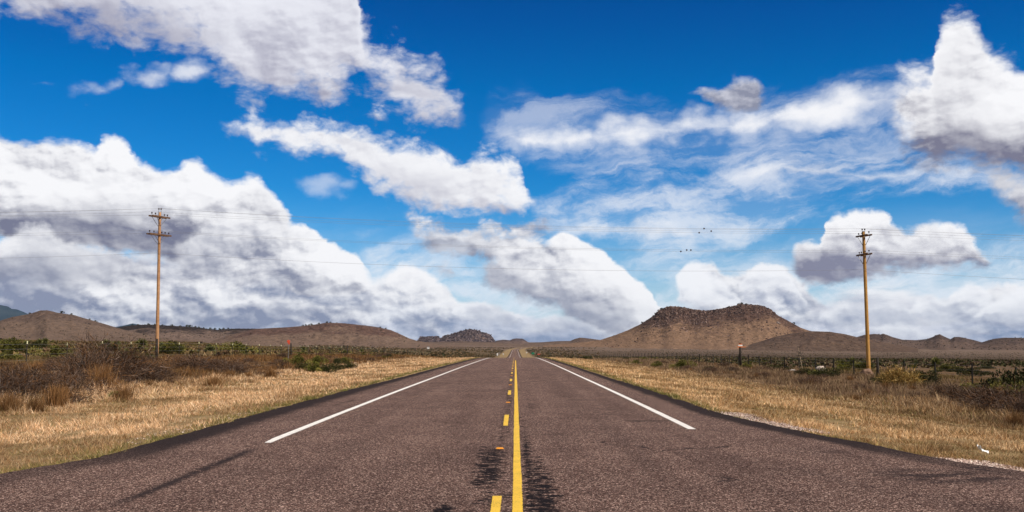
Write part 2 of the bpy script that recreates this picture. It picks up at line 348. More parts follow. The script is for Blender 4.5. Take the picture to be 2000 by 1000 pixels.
class MB:
    """collects simple solids, builds them as one mesh object"""
    def __init__(s): s.v = []; s.f = []
    def box(s, c, size, rot=None):
        c = Vector(c); hx, hy, hz = [k / 2 for k in size]; b = len(s.v)
        for x in (-hx, hx):
            for y in (-hy, hy):
                for z in (-hz, hz):
                    p = Vector((x, y, z))
                    if rot is not None: p = rot @ p
                    s.v.append(c + p)
        s.f += [tuple(b + i for i in q) for q in ((0, 1, 3, 2), (4, 6, 7, 5), (0, 4, 5, 1), (2, 3, 7, 6), (0, 2, 6, 4), (1, 5, 7, 3))]
    def tube(s, pts, radii, n=8, cap=True):
        pts = [Vector(p) for p in pts]
        if isinstance(radii, (int, float)): radii = [radii] * len(pts)
        b = len(s.v)
        for i, p in enumerate(pts):
            d = (pts[min(i + 1, len(pts) - 1)] - pts[max(i - 1, 0)]).normalized()
            up = Vector((0, 0, 1)) if abs(d.z) < 0.9 else Vector((1, 0, 0))
            a = d.cross(up).normalized(); c = d.cross(a)
            for k in range(n):
                t = 2 * math.pi * k / n
                s.v.append(p + (a * math.cos(t) + c * math.sin(t)) * radii[i])
        for i in range(len(pts) - 1):
            for k in range(n):
                s.f.append((b + i * n + k, b + i * n + (k + 1) % n, b + (i + 1) * n + (k + 1) % n, b + (i + 1) * n + k))
        if cap:
            s.f.append(tuple(b + k for k in range(n))[::-1]); s.f.append(tuple(b + (len(pts) - 1) * n + k for k in range(n)))
    def bar(s, a, b_, w, h):
        a = Vector(a); b_ = Vector(b_); d = b_ - a
        s.box((a + b_) / 2, (w, h, d.length), d.to_track_quat('Z', 'Y').to_matrix())
    def build(s, name, mat, parent=None, smooth=False, bevel=0.0):
        me = bpy.data.meshes.new(name); me.from_pydata([tuple(v) for v in s.v], [], s.f); me.update()
        if smooth: me.polygons.foreach_set('use_smooth', [len(p.vertices) <= 4 for p in me.polygons])
        me.materials.append(mat)
        o = bpy.data.objects.new(name, me); col.objects.link(o)
        if bevel:
            bv = o.modifiers.new('bevel', 'BEVEL'); bv.width = bevel; bv.segments = 2
        if parent: o.parent = parent
        return o

def copy_tree(o, parent=None):
    c = o.copy(); col.objects.link(c); c.parent = parent
    for ch in list(o.children): copy_tree(ch, c)
    return c

def vn(x, y, s=0):              # lattice value noise, 0..1
    x = np.asarray(x, float); y = np.asarray(y, float)
    xi = np.floor(x); yi = np.floor(y); fx = x - xi; fy = y - yi
    fx = fx * fx * (3 - 2 * fx); fy = fy * fy * (3 - 2 * fy)
    def h(a, b):
        v = np.sin(a * 127.1 + b * 311.7 + s * 74.7) * 43758.5453
        return v - np.floor(v)
    return (h(xi, yi) * (1 - fx) + h(xi + 1, yi) * fx) * (1 - fy) + (h(xi, yi + 1) * (1 - fx) + h(xi + 1, yi + 1) * fx) * fy

def fbm(x, y, o=4, s=0):
    t = 0; a = 0.5; n = 0
    for i in range(o):
        t = t + a * vn(x * 2 ** i + 17.3 * i, y * 2 ** i - 9.1 * i, s + i); n += a; a *= 0.5
    return t / n

def sstep(a, b, x):
    t = np.clip((np.asarray(x, float) - a) / (b - a), 0, 1)
    return t * t * (3 - 2 * t)

# ---------------------------------------------------------------- the lie of the land
RY = np.array([-50, 0, 30, 76, 125, 165, 220, 350, 500, 800, 1700, 3000, 6000, 50000.])
RZ = np.array([0, 0, -.02, -.2, -.5, -.80, -1.75, -4.3, -7.2, -9.5, -10.4, -11.2, -8, -8.])
def road_z(y):
    y = np.asarray(y, float)
    w = 12 + 0.05 * np.abs(y)                       # smoothed profile
    return sum(np.interp(y + k * w, RY, RZ) for k in (-1, -.5, 0, .5, 1)) / 5 - (np.interp(0, RY, RZ))
def road_x(y):
    y = np.asarray(y, float)
    return 66 * np.clip((y - 1450) / 1350, 0, None) ** 2
TP = np.array([-300, 300, 600, 850, 1006, 1150, 1400, 1700, 2300.])
TR = np.log(np.array([10, 60, 120, 200, 400, 800, 1600, 3000, 8000, 60000.]))
TZ = np.array([
    [.3, .3, .7, 1.2, 3, 3.8, 6, 9, 10, 10],
    [.3, .3, .5, .6, 1.5, 1, 1, 2, 4, 4],
    [0, .2, 0, -.5, -1, -2.5, -4, -4, -4, 0],
    [0, 0, -.3, -1, -3.3, -7, -8.5, -8, -6, -6],
    [0, -.1, -.45, -1.3, -5, -9.5, -10.4, -11.2, -8, -8],
    [0, -.2, -.6, -1.5, -4.5, -9, -10.5, -9, -8, -8],
    [-.7, -.85, -1.05, -1.8, -4, -9, -12, -12, -8, -8],
    [-.7, -.85, -1.1, -1.8, -4.5, -10, -14, -14, -8, -8],
    [-.7, -.85, -1.2, -2, -5, -11, -15, -16, -8, -8]])
TA = np.array([math.atan((p - 1006.5) / F) for p in TP])
def table_z(x, y):
    a = np.arctan2(x, np.maximum(y, 1e-3)); r = np.log(np.maximum(np.hypot(x, y), 10))
    a = np.clip(a, TA[0], TA[-1] - 1e-9); r = np.clip(r, TR[0], TR[-1] - 1e-9)
    i = np.clip(np.searchsorted(TA, a, 'right') - 1, 0, len(TA) - 2); j = np.clip(np.searchsorted(TR, r, 'right') - 1, 0, len(TR) - 2)
    fa = (a - TA[i]) / (TA[i + 1] - TA[i]); fr = (r - TR[j]) / (TR[j + 1] - TR[j])
    fa = fa * fa * (3 - 2 * fa)
    return (TZ[i, j] * (1 - fr) + TZ[i, j + 1] * fr) * (1 - fa) + (TZ[i + 1, j] * (1 - fr) + TZ[i + 1, j + 1] * fr) * fa
EL_Y = np.array([-20, 0, 6, 9, 11, 12.7, 14.5, 5000]); EL_X = np.array([-30, -24, -14, -8.6, -7.0, -6.35, -5.85, -5.8])
ER_Y = np.array([-20, 0, 6, 9.5, 12.8, 14.1, 15.3, 16.9, 18.4, 20.7, 24, 5000]); ER_X = np.array([30, 24, 13, 8.2, 6.4, 6.0, 5.78, 5.58, 5.28, 4.97, 4.7, 4.7])
def edge_l(y): return np.interp(y, EL_Y, EL_X) - 0.09 * (vn(np.asarray(y) * .9, 3.3) - .5) - 0.07 * (vn(np.asarray(y) * 5.3, 4.3) - .5)
def edge_r(y): return np.interp(y, ER_Y, ER_X) + 0.09 * (vn(np.asarray(y) * .9, 8.3) - .5) + 0.07 * (vn(np.asarray(y) * 5.3, 9.3) - .5)
def ground_z(x, y, under=True):
    x = np.asarray(x, float); y = np.asarray(y, float)
    lat = x - road_x(np.maximum(y, 0)); al = np.abs(lat)
    zr = road_z(y)
    cl = np.interp(lat, [-60, -30, -24, -19, -14, -10, -5.8, 4.7, 8, 13, 18, 26, 60], [.3, .3, .28, .1, -.22, -.2, -.03, -.03, -.22, -.62, -.78, -.85, -.85])
    tz = table_z(x, y)
    # cross section near the road, table further out
    c = 1 - sstep(14, 34, al)
    cross = zr + cl
    near = 1 - sstep(60, 300, y)
    z = (c * (zr + cl * (0.25 + 0.75 * near)) + (1 - c) * (tz))
    r = np.hypot(x, y)
    rough = 0.10 * (fbm(x * .35, y * .35, 3, 5) - .5) * sstep(6.5, 10, al) + 0.05 * (fbm(x * 1.7, y * 1.7, 2, 9) - .5) * sstep(6.2, 7.5, al)
    z = z + rough + (fbm(x * .01, y * .01, 3, 2) - .5) * sstep(150, 600, r) * 2.0 * sstep(20, 90, al)
    if under:
        el = edge_l(y); er = edge_r(y)
        ins = sstep(0.0, 0.35, np.minimum(lat - el, er - lat) - 0.05)
        z = z - ins * (0.06 + 0.0012 * np.maximum(y, 0))
    return z
def gz(x, y): return float(ground_z(np.array([x]), np.array([y]), False)[0])

# ---------------------------------------------------------------- materials
def new_mat(name, rough=0.9, spec=0.2):
    m = bpy.data.materials.new(name); m.use_nodes = True
    t = m.node_tree; b = t.nodes['Principled BSDF']
    b.inputs['Roughness'].default_value = rough; b.inputs['Specular IOR Level'].default_value = spec
    return m, NG(t), b
def bump(gm, b, h, strength, dist):
    n = gm.t.nodes.new('ShaderNodeBump'); n.inputs['Strength'].default_value = strength; n.inputs['Distance'].default_value = dist
    gm.t.links.new(h, n.inputs['Height']); gm.t.links.new(n.outputs[0], b.inputs['Normal'])
def pos(gm):
    n = gm.t.nodes.new('ShaderNodeNewGeometry'); return n.outputs['Position']
def attr(gm, name, out='Fac'):
    n = gm.t.nodes.new('ShaderNodeAttribute'); n.attribute_name = name; return n.outputs[out]
def objc(gm):
    n = gm.t.nodes.new('ShaderNodeTexCoord'); return n.outputs['Object']

def band(gm, v, a, b, s):       # 1 between a and b with soft ends s
    return gm.mul(gm.smooth(v, a - s, a + s), gm.smooth(v, b - s, b + s, 1.0, 0.0))

# asphalt: chip seal with pinkish stones
M_road, gm, b = new_mat('chip_seal', 0.95, 0.08)
P = pos(gm); X, Y, Z = gm.sep(P)
st = gm.voro(P, 80, 'Color')
sx = gm.sep(st)[0]
sp2 = gm.noise(gm.vmath('MULTIPLY', P, (1.0, 0.6, 1.0)), 26, 5, 0.78)
big = gm.noise(P, 0.55, 5, 0.6)
streak = gm.noise(gm.vmath('MULTIPLY', P, (1.0, 0.06, 1.0)), 1.6, 4, 0.6)
c = gm.ramp(sx, [(0.0, (0.012, 0.006, 0.005)), (0.28, (0.065, 0.036, 0.030)), (0.6, (0.150, 0.088, 0.072)), (0.86, (0.27, 0.170, 0.140)), (1.0, (0.85, 0.62, 0.52))])
c = gm.mix(1.0, c, gm.ramp(sp2, [(0.3, (0.40, 0.38, 0.38)), (0.5, (1, 1, 1)), (0.7, (1.65, 1.62, 1.58))]), 'MULTIPLY')
c = gm.mix(1.0, c, gm.ramp(gm.add(gm.mul(big, 0.5), gm.mul(streak, 0.5)), [(0.35, (0.66, 0.65, 0.66)), (0.65, (1.12, 1.12, 1.11))]), 'MULTIPLY')
lat = attr(gm, 'lat'); el_ = attr(gm, 'dl'); er_ = attr(gm, 'dr')
wp = gm.m('MAXIMUM', gm.m('MAXIMUM', band(gm, lat, -3.3, -2.7, 0.3), band(gm, lat, -1.5, -0.9, 0.3)), gm.m('MAXIMUM', band(gm, lat, 0.75, 1.25, 0.3), band(gm, lat, 2.3, 2.85, 0.3)))
c = gm.mix(gm.mul(wp, 0.16), c, gm.mix(1.0, c, (0.62, 0.60, 0.60), 'MULTIPLY'))
lane = gm.mul(band(gm, lat, 1.45, 2.0, 0.35), 0.16)
c = gm.mix(lane, c, (0.030, 0.020, 0.018))
ck = gm.voro(gm.vmath('ADD', gm.vmath('MULTIPLY', P, (1.0, 0.8, 1.0)), gm.vmath('SCALE', gm.noise(P, 1.3, 3, 0.6, color=True), scale=0.9)), 0.33, 'Distance', 'DISTANCE_TO_EDGE')
crk = gm.mul(gm.smooth(ck, 0.0035, 0.011, 1.0, 0.0), gm.smooth(gm.noise(P, 0.35, 2, 0.5), 0.52, 0.60))
c = gm.mix(gm.mul(crk, 0.75), c, (0.016, 0.011, 0.011))
jit = gm.mul(gm.sub(gm.noise(P, 2.3, 4, 0.6), 0.5), 0.35)
DARK = (0.020, 0.014, 0.015)
# darker sealed strip along both edges
fl = gm.smooth(gm.add(el_, jit), 0.45, 0.95, 1.0, 0.0)
fr = gm.smooth(gm.add(er_, jit), 0.38, 0.70, 1.0, 0.0)
edge = gm.mul(gm.m('MAXIMUM', fl, fr), gm.smooth(Y, 11.0, 17.0, 0.25, 0.97))
c = gm.mix(edge, c, gm.mix(gm.smooth(sx, 0.4, 1.0), (0.018, 0.012, 0.012), (0.050, 0.034, 0.032)))
# dark scar where the left edge line has been ground away
scar = gm.mul(band(gm, gm.add(lat, gm.mul(jit, 0.35)), -4.03, -3.87, 0.07), gm.mul(gm.smooth(Y, 9.8, 11.2), gm.smooth(Y, 15.2, 16.4, 1.0, 0.0)))
scar = gm.mul(scar, gm.smooth(gm.noise(P, 9, 3, 0.7), 0.30, 0.46))
c = gm.mix(gm.mul(scar, 0.9), c, DARK)
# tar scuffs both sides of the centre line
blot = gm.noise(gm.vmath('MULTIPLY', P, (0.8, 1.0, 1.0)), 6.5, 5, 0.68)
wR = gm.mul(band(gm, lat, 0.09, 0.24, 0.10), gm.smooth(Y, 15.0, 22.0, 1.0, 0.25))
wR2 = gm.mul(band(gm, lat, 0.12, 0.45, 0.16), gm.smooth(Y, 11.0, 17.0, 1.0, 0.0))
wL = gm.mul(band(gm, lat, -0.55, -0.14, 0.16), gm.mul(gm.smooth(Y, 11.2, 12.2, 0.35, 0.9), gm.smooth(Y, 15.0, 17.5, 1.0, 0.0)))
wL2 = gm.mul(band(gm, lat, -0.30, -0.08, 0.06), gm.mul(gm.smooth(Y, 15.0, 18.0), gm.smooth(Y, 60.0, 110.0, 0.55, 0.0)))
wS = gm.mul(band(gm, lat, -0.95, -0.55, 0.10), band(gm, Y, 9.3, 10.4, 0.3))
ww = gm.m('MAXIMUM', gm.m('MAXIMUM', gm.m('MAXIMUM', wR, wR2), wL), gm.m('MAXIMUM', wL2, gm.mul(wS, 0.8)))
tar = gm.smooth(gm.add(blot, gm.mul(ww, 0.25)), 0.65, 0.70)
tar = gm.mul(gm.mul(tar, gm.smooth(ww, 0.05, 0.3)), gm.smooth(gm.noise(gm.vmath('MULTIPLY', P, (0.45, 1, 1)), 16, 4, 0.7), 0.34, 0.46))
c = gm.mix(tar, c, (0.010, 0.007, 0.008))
# dark smudges: near the end of the right edge line, and on the turn-off
X2 = gm.add(X, gm.mul(jit, 0.4)); Y2 = gm.add(Y, gm.mul(jit, 0.9))
s1 = gm.mul(band(gm, X2, 2.35, 3.2, 0.18), band(gm, Y2, 21.2, 21.7, 0.28))
s2 = gm.mul(band(gm, X2, 4.4, 5.9, 0.4), band(gm, Y2, 12.0, 13.3, 0.45))
s3 = gm.mul(band(gm, X2, 4.0, 4.9, 0.3), band(gm, Y2, 15.2, 15.7, 0.25))
s4 = gm.mul(band(gm, gm.add(X2, gm.mul(Y2, 0.33)), 7.6, 8.2, 0.35), gm.smooth(Y, 8.5, 20.0, 0.7, 0.0))
sm = gm.m('MAXIMUM', gm.m('MAXIMUM', gm.mul(s1, 0.75), gm.mul(s2, 0.8)), gm.m('MAXIMUM', gm.mul(s3, 0.6), gm.mul(s4, 0.6)))
sm = gm.mul(sm, gm.smooth(gm.noise(gm.vmath('MULTIPLY', P, (0.5, 1, 1)), 3.5, 4, 0.65), 0.34, 0.6))
c = gm.mix(sm, c, DARK)
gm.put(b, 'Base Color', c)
bump(gm, b, gm.add(gm.voro(P, 75), gm.mul(sp2, 1.2)), 0.9, 0.012)

def paint(name, colr, worn):
    m, gm, b = new_mat(name, 0.6, 0.3)
    P = pos(gm)
    n1 = gm.noise(P, 60, 4, 0.7); n2 = gm.noise(P, 3, 3, 0.6)
    c = gm.mix(gm.smooth(gm.add(n1, gm.mul(n2, 0.25)), worn, worn + 0.08), colr, tuple(k * 0.25 for k in colr))
    c = gm.mix(gm.smooth(n2, 0.3, 0.7, 0.0, 0.18), c, tuple(k * 0.6 for k in colr))
    gm.put(b, 'Base Color', c); bump(gm, b, gm.add(gm.voro(P, 75), n1), 0.6, 0.006)
    return m
M_white = paint('white_road_paint', (0.88, 0.84, 0.79), 0.70)
M_yellow = paint('yellow_road_paint', (0.86, 0.54, 0.045), 0.68)

# ground sheet: dry verge, brown scrubland, far plain
M_ground, gm, b = new_mat('dry_ground', 1.0, 0.05)
P = pos(gm); X, Y, Z = gm.sep(P)
lat = attr(gm, 'lat'); al = gm.m('ABSOLUTE', lat); dist = gm.m('SQRT', gm.add(gm.mul(X, X), gm.mul(Y, Y)))
n1 = gm.noise(P, 1.1, 6, 0.65); n2 = gm.noise(P, 7, 6, 0.78); n3 = gm.noise(P, 0.02, 5, 0.6); n4 = gm.noise(P, 0.15, 5, 0.62)
verge = gm.ramp(gm.add(gm.mul(n1, 0.5), gm.mul(n2, 0.5)), [(0.34, (0.10, 0.056, 0.030)), (0.45, (0.32, 0.195, 0.105)), (0.56, (0.58, 0.385, 0.22)), (0.68, (0.80, 0.57, 0.37))])
edgeg = gm.mul(gm.m('MAXIMUM', gm.smooth(attr(gm, 'dl'), -0.9, -0.1), gm.smooth(attr(gm, 'dr'), -0.5, -0.1)), gm.smooth(n2, 0.3, 0.6))
verge = gm.mix(gm.mul(edgeg, 0.7), verge, (0.11, 0.10, 0.035))
# gravel showing at the edges
grv = gm.ramp(gm.sep(gm.voro(P, 26, 'Color'))[0], [(0.0, (0.10, 0.07, 0.06)), (0.4, (0.32, 0.23, 0.20)), (1.0, (0.58, 0.47, 0.41))])
gr1 = gm.mul(band(gm, attr(gm, 'dr'), -1.5, 0.4, 0.2), gm.smooth(Y, 14.6, 16.2, 1.0, 0.0))
gr2 = gm.mul(band(gm, attr(gm, 'dr'), -1.0, 0.2, 0.25), band(gm, Y, 19.6, 25.0, 1.0))
gr3 = gm.mul(band(gm, attr(gm, 'dl'), -0.9, -0.25, 0.25), band(gm, Y, 17.0, 25.0, 2.0))
gm_ = gm.m('MAXIMUM', gr1, gm.m('MAXIMUM', gr2, gm.mul(gr3, 0.30)))
gsel = gm.smooth(gm.add(gm_, gm.mul(gm.sub(n2, 0.5), 0.7)), 0.4, 0.6)
verge = gm.mix(gsel, verge, grv)
lime = gm.mul(band(gm, attr(gm, 'dr'), -0.42, 0.4, 0.07), gm.smooth(Y, 13.4, 15.6, 1.0, 0.0))
verge = gm.mix(gm.smooth(gm.add(lime, gm.mul(gm.sub(n2, 0.5), 0.5)), 0.5, 0.8), verge, (0.78, 0.70, 0.64))
brown = gm.ramp(gm.add(gm.mul(n1, 0.5), gm.mul(n4, 0.5)), [(0.3, (0.065, 0.038, 0.021)), (0.5, (0.14, 0.085, 0.046)), (0.7, (0.25, 0.16, 0.09))])
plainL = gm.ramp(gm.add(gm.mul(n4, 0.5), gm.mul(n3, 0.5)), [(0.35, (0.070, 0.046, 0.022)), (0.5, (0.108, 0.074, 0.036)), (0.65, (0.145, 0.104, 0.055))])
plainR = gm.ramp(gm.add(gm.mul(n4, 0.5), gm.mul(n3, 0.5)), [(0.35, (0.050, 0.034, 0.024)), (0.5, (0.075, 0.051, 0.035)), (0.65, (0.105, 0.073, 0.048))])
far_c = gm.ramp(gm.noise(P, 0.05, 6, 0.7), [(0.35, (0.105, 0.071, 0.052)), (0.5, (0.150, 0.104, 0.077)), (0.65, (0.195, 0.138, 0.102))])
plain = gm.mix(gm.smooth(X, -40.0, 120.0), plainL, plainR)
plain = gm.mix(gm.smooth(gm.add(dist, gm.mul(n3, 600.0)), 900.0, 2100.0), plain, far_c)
wv = gm.smooth(gm.add(al, gm.mul(gm.sub(n1, 0.5), 5.0)), 12.0, 15.5)
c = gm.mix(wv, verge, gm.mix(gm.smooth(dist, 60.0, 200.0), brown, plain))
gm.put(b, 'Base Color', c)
bump(gm, b, gm.add(n2, n1), 0.8, 0.06)

def veg_mat(name, trans=0.25, var=0.25):
    m, gm, b = new_mat(name, 0.85, 0.12)
    a = attr(gm, 'Col', 'Color')
    oi = gm.t.nodes.new('ShaderNodeObjectInfo')
    c = gm.mix(1.0, a, gm.ramp(oi.outputs['Random'], [(0, (1 - var, 1 - var, 1 - var)), (1, (1 + var, 1 + var * .9, 1 + var * .7))]), 'MULTIPLY')
    gm.put(b, 'Base Color', c)
    return m
M_grass = veg_mat('dry_grass_blades'); M_twig = veg_mat('dry_twigs'); M_leaf = veg_mat('leaves'); M_scrub = veg_mat('far_scrub')

def hill_mat(name, low, high, rocky=0.5, dots=0.5, sc_=1.0):
    m, gm, b = new_mat(name, 1.0, 0.05)
    P = pos(gm); hf = attr(gm, 'hf')
    Ps = gm.vmath('MULTIPLY', P, (sc_, sc_ * .5, sc_ * 1.6))
    n1 = gm.noise(Ps, 0.012, 6, 0.62); n2 = gm.noise(Ps, 0.09, 6, 0.72); n3 = gm.noise(Ps, 0.16, 6, 0.78)
    v = gm.smooth(gm.add(hf, gm.mul(gm.sub(n1, 0.5), 1.3)), 0.42, 0.80)
    lo_c = gm.mix(gm.smooth(n2, 0.35, 0.65), tuple(k * 0.78 for k in low), tuple(k * 1.18 for k in low))
    hi_c = gm.ramp(n2, [(0.34, tuple(k * 0.55 for k in high)), (0.5, high), (0.62, tuple(min(1, k * 1.5) for k in high)), (0.72, tuple(min(1, k * 2.0) for k in high))])
    c = gm.mix(gm.mul(v, rocky), lo_c, hi_c)
    c = gm.mix(1.0, c, gm.ramp(n3, [(0.32, (0.50, 0.48, 0.48)), (0.5, (0.92, 0.92, 0.93)), (0.68, (1.25, 1.22, 1.18))]), 'MULTIPLY')
    vd = gm.voro(Ps, 0.085); vd2 = gm.voro(Ps, 0.2)
    dsel = gm.mul(gm.m('MAXIMUM', gm.smooth(vd, 0.10, 0.17, 1.0, 0.0), gm.smooth(vd2, 0.16, 0.24, 0.7, 0.0)), gm.smooth(n1, 0.30, 0.6))
    c = gm.mix(gm.mul(dsel, dots), c, (0.035, 0.030, 0.022))
    gm.put(b, 'Base Color', c)
    bump(gm, b, gm.add(gm.mul(n1, 2.0), gm.add(n2, gm.mul(n3, 0.3))), 0.9, 3.6)
    return m

# ---------------------------------------------------------------- ground sheet (denser towards the road and the camera)
az = np.concatenate([np.linspace(-170, -45, 26), np.linspace(-40, -29, 12), np.arange(-28.5, -2, .125), np.arange(-2, 2.0, .03), np.arange(2, 28.6, .125), np.linspace(29, 40, 12), np.linspace(45, 170, 26), [190]])
az = np.radians(az)
rad = np.concatenate([[0.5, 2, 4, 5.5], np.geomspace(6.5, 200, 330), np.geomspace(203, 4000, 260), np.geomspace(4100, 60000, 30)])
AZ, RD = np.meshgrid(az, rad)
GX = RD * np.sin(AZ); GY = RD * np.cos(AZ)
GZ = ground_z(GX, GY)
nA = len(az); nR = len(rad)
idx = np.arange(nA * nR).reshape(nR, nA)
Fq = np.stack([idx[:-1, :-1], idx[:-1, 1:], idx[1:, 1:], idx[1:, :-1]], -1).reshape(-1, 4)[:, ::-1]
latv = GX - road_x(np.maximum(GY, 0))
ground = np_mesh('ground', np.stack([GX, GY, GZ], -1), Fq, M_ground, attrs={'lat': latv, 'dl': latv - edge_l(GY), 'dr': edge_r(GY) - latv}, smooth=True)
tag(ground, kind='structure')

# ---------------------------------------------------------------- road and its paint
ys = np.concatenate([np.linspace(-19, 8, 28), np.geomspace(8.2, 60, 260), np.geomspace(60.4, 400, 260), np.geomspace(404, 3300, 200)])
fr_ = np.linspace(0, 1, 15)
el = edge_l(ys); er = edge_r(ys)
RXX = el[:, None] * (1 - fr_) + er[:, None] * fr_
LAT = RXX.copy()
crown = -0.010 * np.abs(np.clip(LAT, -6, 6)) * sstep(20, 60, ys)[:, None]
RZZ = road_z(ys)[:, None] + crown
RXX = RXX + road_x(ys)[:, None]; RYY = np.repeat(ys[:, None], 15, 1)
# a lip turned down at each side so the sheet has an edge
def addlip(A, l, r): return np.concatenate([l[:, None], A, r[:, None]], 1)
RXX = addlip(RXX, RXX[:, 0] - .02, RXX[:, -1] + .02); RYY = addlip(RYY, RYY[:, 0], RYY[:, -1]); LAT = addlip(LAT, LAT[:, 0] - .02, LAT[:, -1] + .02)
RZZ = addlip(RZZ, RZZ[:, 0] - .35, RZZ[:, -1] - .35)
n = RXX.shape[1]; idx = np.arange(RXX.size).reshape(RXX.shape)
Fq = np.stack([idx[:-1, :-1], idx[:-1, 1:], idx[1:, 1:], idx[1:, :-1]], -1).reshape(-1, 4)
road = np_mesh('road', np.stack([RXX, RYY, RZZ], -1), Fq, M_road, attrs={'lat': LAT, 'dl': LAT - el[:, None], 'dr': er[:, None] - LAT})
tag(road, kind='structure')

def road_top(x, y):
    l = x - road_x(y)
    return road_z(y) - 0.010 * np.abs(np.clip(l, -6, 6)) * sstep(20, 60, y)
def stripe(name, segs, mat):
    VV = []; FF = []; b0 = 0
    for (xc, w, y0, y1, taper) in segs:
        if y0 < 60: yy = np.arange(y0, min(y1, 60), 0.03 if y0 < 30 else .1)
        else: yy = np.array([y0])
        if y1 > 60: yy = np.concatenate([yy, np.geomspace(max(y0, 60.05), y1, max(int((y1 - max(y0, 60)) / 3), 4))])
        else: yy = np.append(yy, y1)
        k = len(yy)
        jl = (rng.random(k) - .5) * .009 + (vn(yy * 1.2, xc) - .5) * .008; jr = (rng.random(k) - .5) * .009 + (vn(yy * 1.2, xc + 5) - .5) * .008
        jl[yy > 45] = 0; jr[yy > 45] = 0
        wv = np.full(k, w)
        if taper: wv = w * np.clip(0.35 + (yy - y0) / 1.2, 0, 1)
        xl = xc - wv / 2 + jl; xr = xc + w / 2 + jr
        cx = road_x(yy)
        a = np.stack([xl + cx, yy, road_top(xl + cx, yy) + .005 + yy * 3e-5], -1); c_ = np.stack([xr + cx, yy, road_top(xr + cx, yy) + .005 + yy * 3e-5], -1)
        VV.append(np.stack([a, c_], 1).reshape(-1, 3))
        i = np.arange(k - 1) * 2 + b0
        FF.append(np.stack([i, i + 1, i + 3, i + 2], -1)); b0 += 2 * k
    o = np_mesh(name, np.concatenate(VV), np.concatenate(FF), mat)
    return tag(o, kind='structure')
def yat(row):                   # distance on the flat road of a photo row
    d = ray(1006, row); return d.y * CAM_H / -d.z
XL, XRR = -3.99, 3.28
stripe('road_edge_line', [(XL, .15, yat(864), 3250, True)], M_white)
stripe('road_edge_line', [(XRR, .15, yat(837), 3250, False)], M_white)
stripe('road_centre_line', [(0.022, .10, -18, 116, False)], M_yellow)
d0 = yat(968)
CYC = (yat(760) - yat(968)) / 2
stripe('road_dash_line', [(-0.19, .095, d0 - 3.05 + CYC * k, d0 + CYC * k, False) for k in range(-2, 15)] + [(-0.0, .1, 820 + 12.2 * k, 823 + 12.2 * k, False) for k in range(0, 60)], M_yellow)

# ---------------------------------------------------------------- hills
def hill(name, pts, D, Wf, base, mat, prof='round', noise_amp=1.0, fr_n=1.0, step=1.2, nt_=70, seed=1):
    px = np.array([p[0] for p in pts], float); py = np.array([p[1] for p in pts], float)
    P_ = np.arange(px[0], px[-1] + .1, step)
    row = np.interp(P_, px, py)
    # silhouette detail
    A_ = np.arctan((P_ - 1006.5) / F)
    t = np.concatenate([-np.linspace(1, 0, nt_) ** 1.2, np.linspace(0.03, 1, 18)])
    AA, TT = np.meshgrid(A_, t)
    topz = CAM_H + (668.0 - row) / F * D
    Hh = np.maximum(topz - base, 0.0)[None, :]
    rr = D + TT * Wf
    ab = np.abs(TT)
    wob = 1 + 0.25 * (fbm(P_ * .02 * fr_n, P_ * 0 + seed, 3, seed) - .5)[None, :] * 2
    ab = np.clip(ab * wob, 0, 1)
    if prof == 'round': gg = 0.5 * (1 + np.cos(np.pi * np.clip(ab, 0, 1))) * 0.55 + 0.45 * (1 - ab) ** 2
    elif prof == 'mesa': gg = np.interp(ab, [0, .035, .07, .09, .16, .3, .5, .75, 1], [1, .99, .93, .86, .66, .42, .22, .08, 0])
    else: gg = np.clip(1 - ab, 0, 1) ** 1.25
    wx = rr * np.sin(AA); wy = rr * np.cos(AA)
    s_ = 1 / (60 * noise_amp + 10)
    nz = (fbm(wx * .013 * fr_n, wy * .013 * fr_n, 5, seed) - .5)
    nz2 = (fbm(wx * .06 * fr_n, wy * .06 * fr_n, 4, seed + 3) - .5)
    gul = -np.abs(vn(AA * D * .020 * fr_n + 4 * nz, TT * 1.2, seed + 7) - .5) - .5 * np.abs(vn(AA * D * .052 * fr_n + 5 * nz, TT * 1.7, seed + 9) - .5)
    amp = np.minimum(Hh, 60) * noise_amp
    front = sstep(0.0, 0.12, ab)
    z = base + Hh * gg + amp * (0.20 * nz + 0.20 * gul) * np.minimum(gg * 3, 1) * front * (0.4 + 0.6 * front) + amp * 0.09 * nz2 * np.minimum(gg * 4, 1) * (0.35 + 0.65 * front)
    z = z - sstep(0.85, 1, ab) * 3
    idx = np.arange(z.size).reshape(z.shape)
    Fq = np.stack([idx[:-1, :-1], idx[:-1, 1:], idx[1:, 1:], idx[1:, :-1]], -1).reshape(-1, 4)
    o = np_mesh(name, np.stack([wx, wy, z], -1), Fq, mat, attrs={'hf': np.clip(gg * (Hh / max(Hh.max(), 1)) ** .5, 0, 1)}, smooth=True)
    tag(o, kind='structure')
    return dict(A=A_, t=t, z=z, D=D, W=Wf, gg=gg, wx=wx, wy=wy, P=P_)
def hill_pt(h, px, t):          # point on a hill's surface
    i = int(np.clip(np.searchsorted(h['P'], px), 0, len(h['P']) - 1)); j = int(np.argmin(np.abs(h['t'] - t)))
    return Vector((h['wx'][j, i], h['wy'][j, i], h['z'][j, i]))

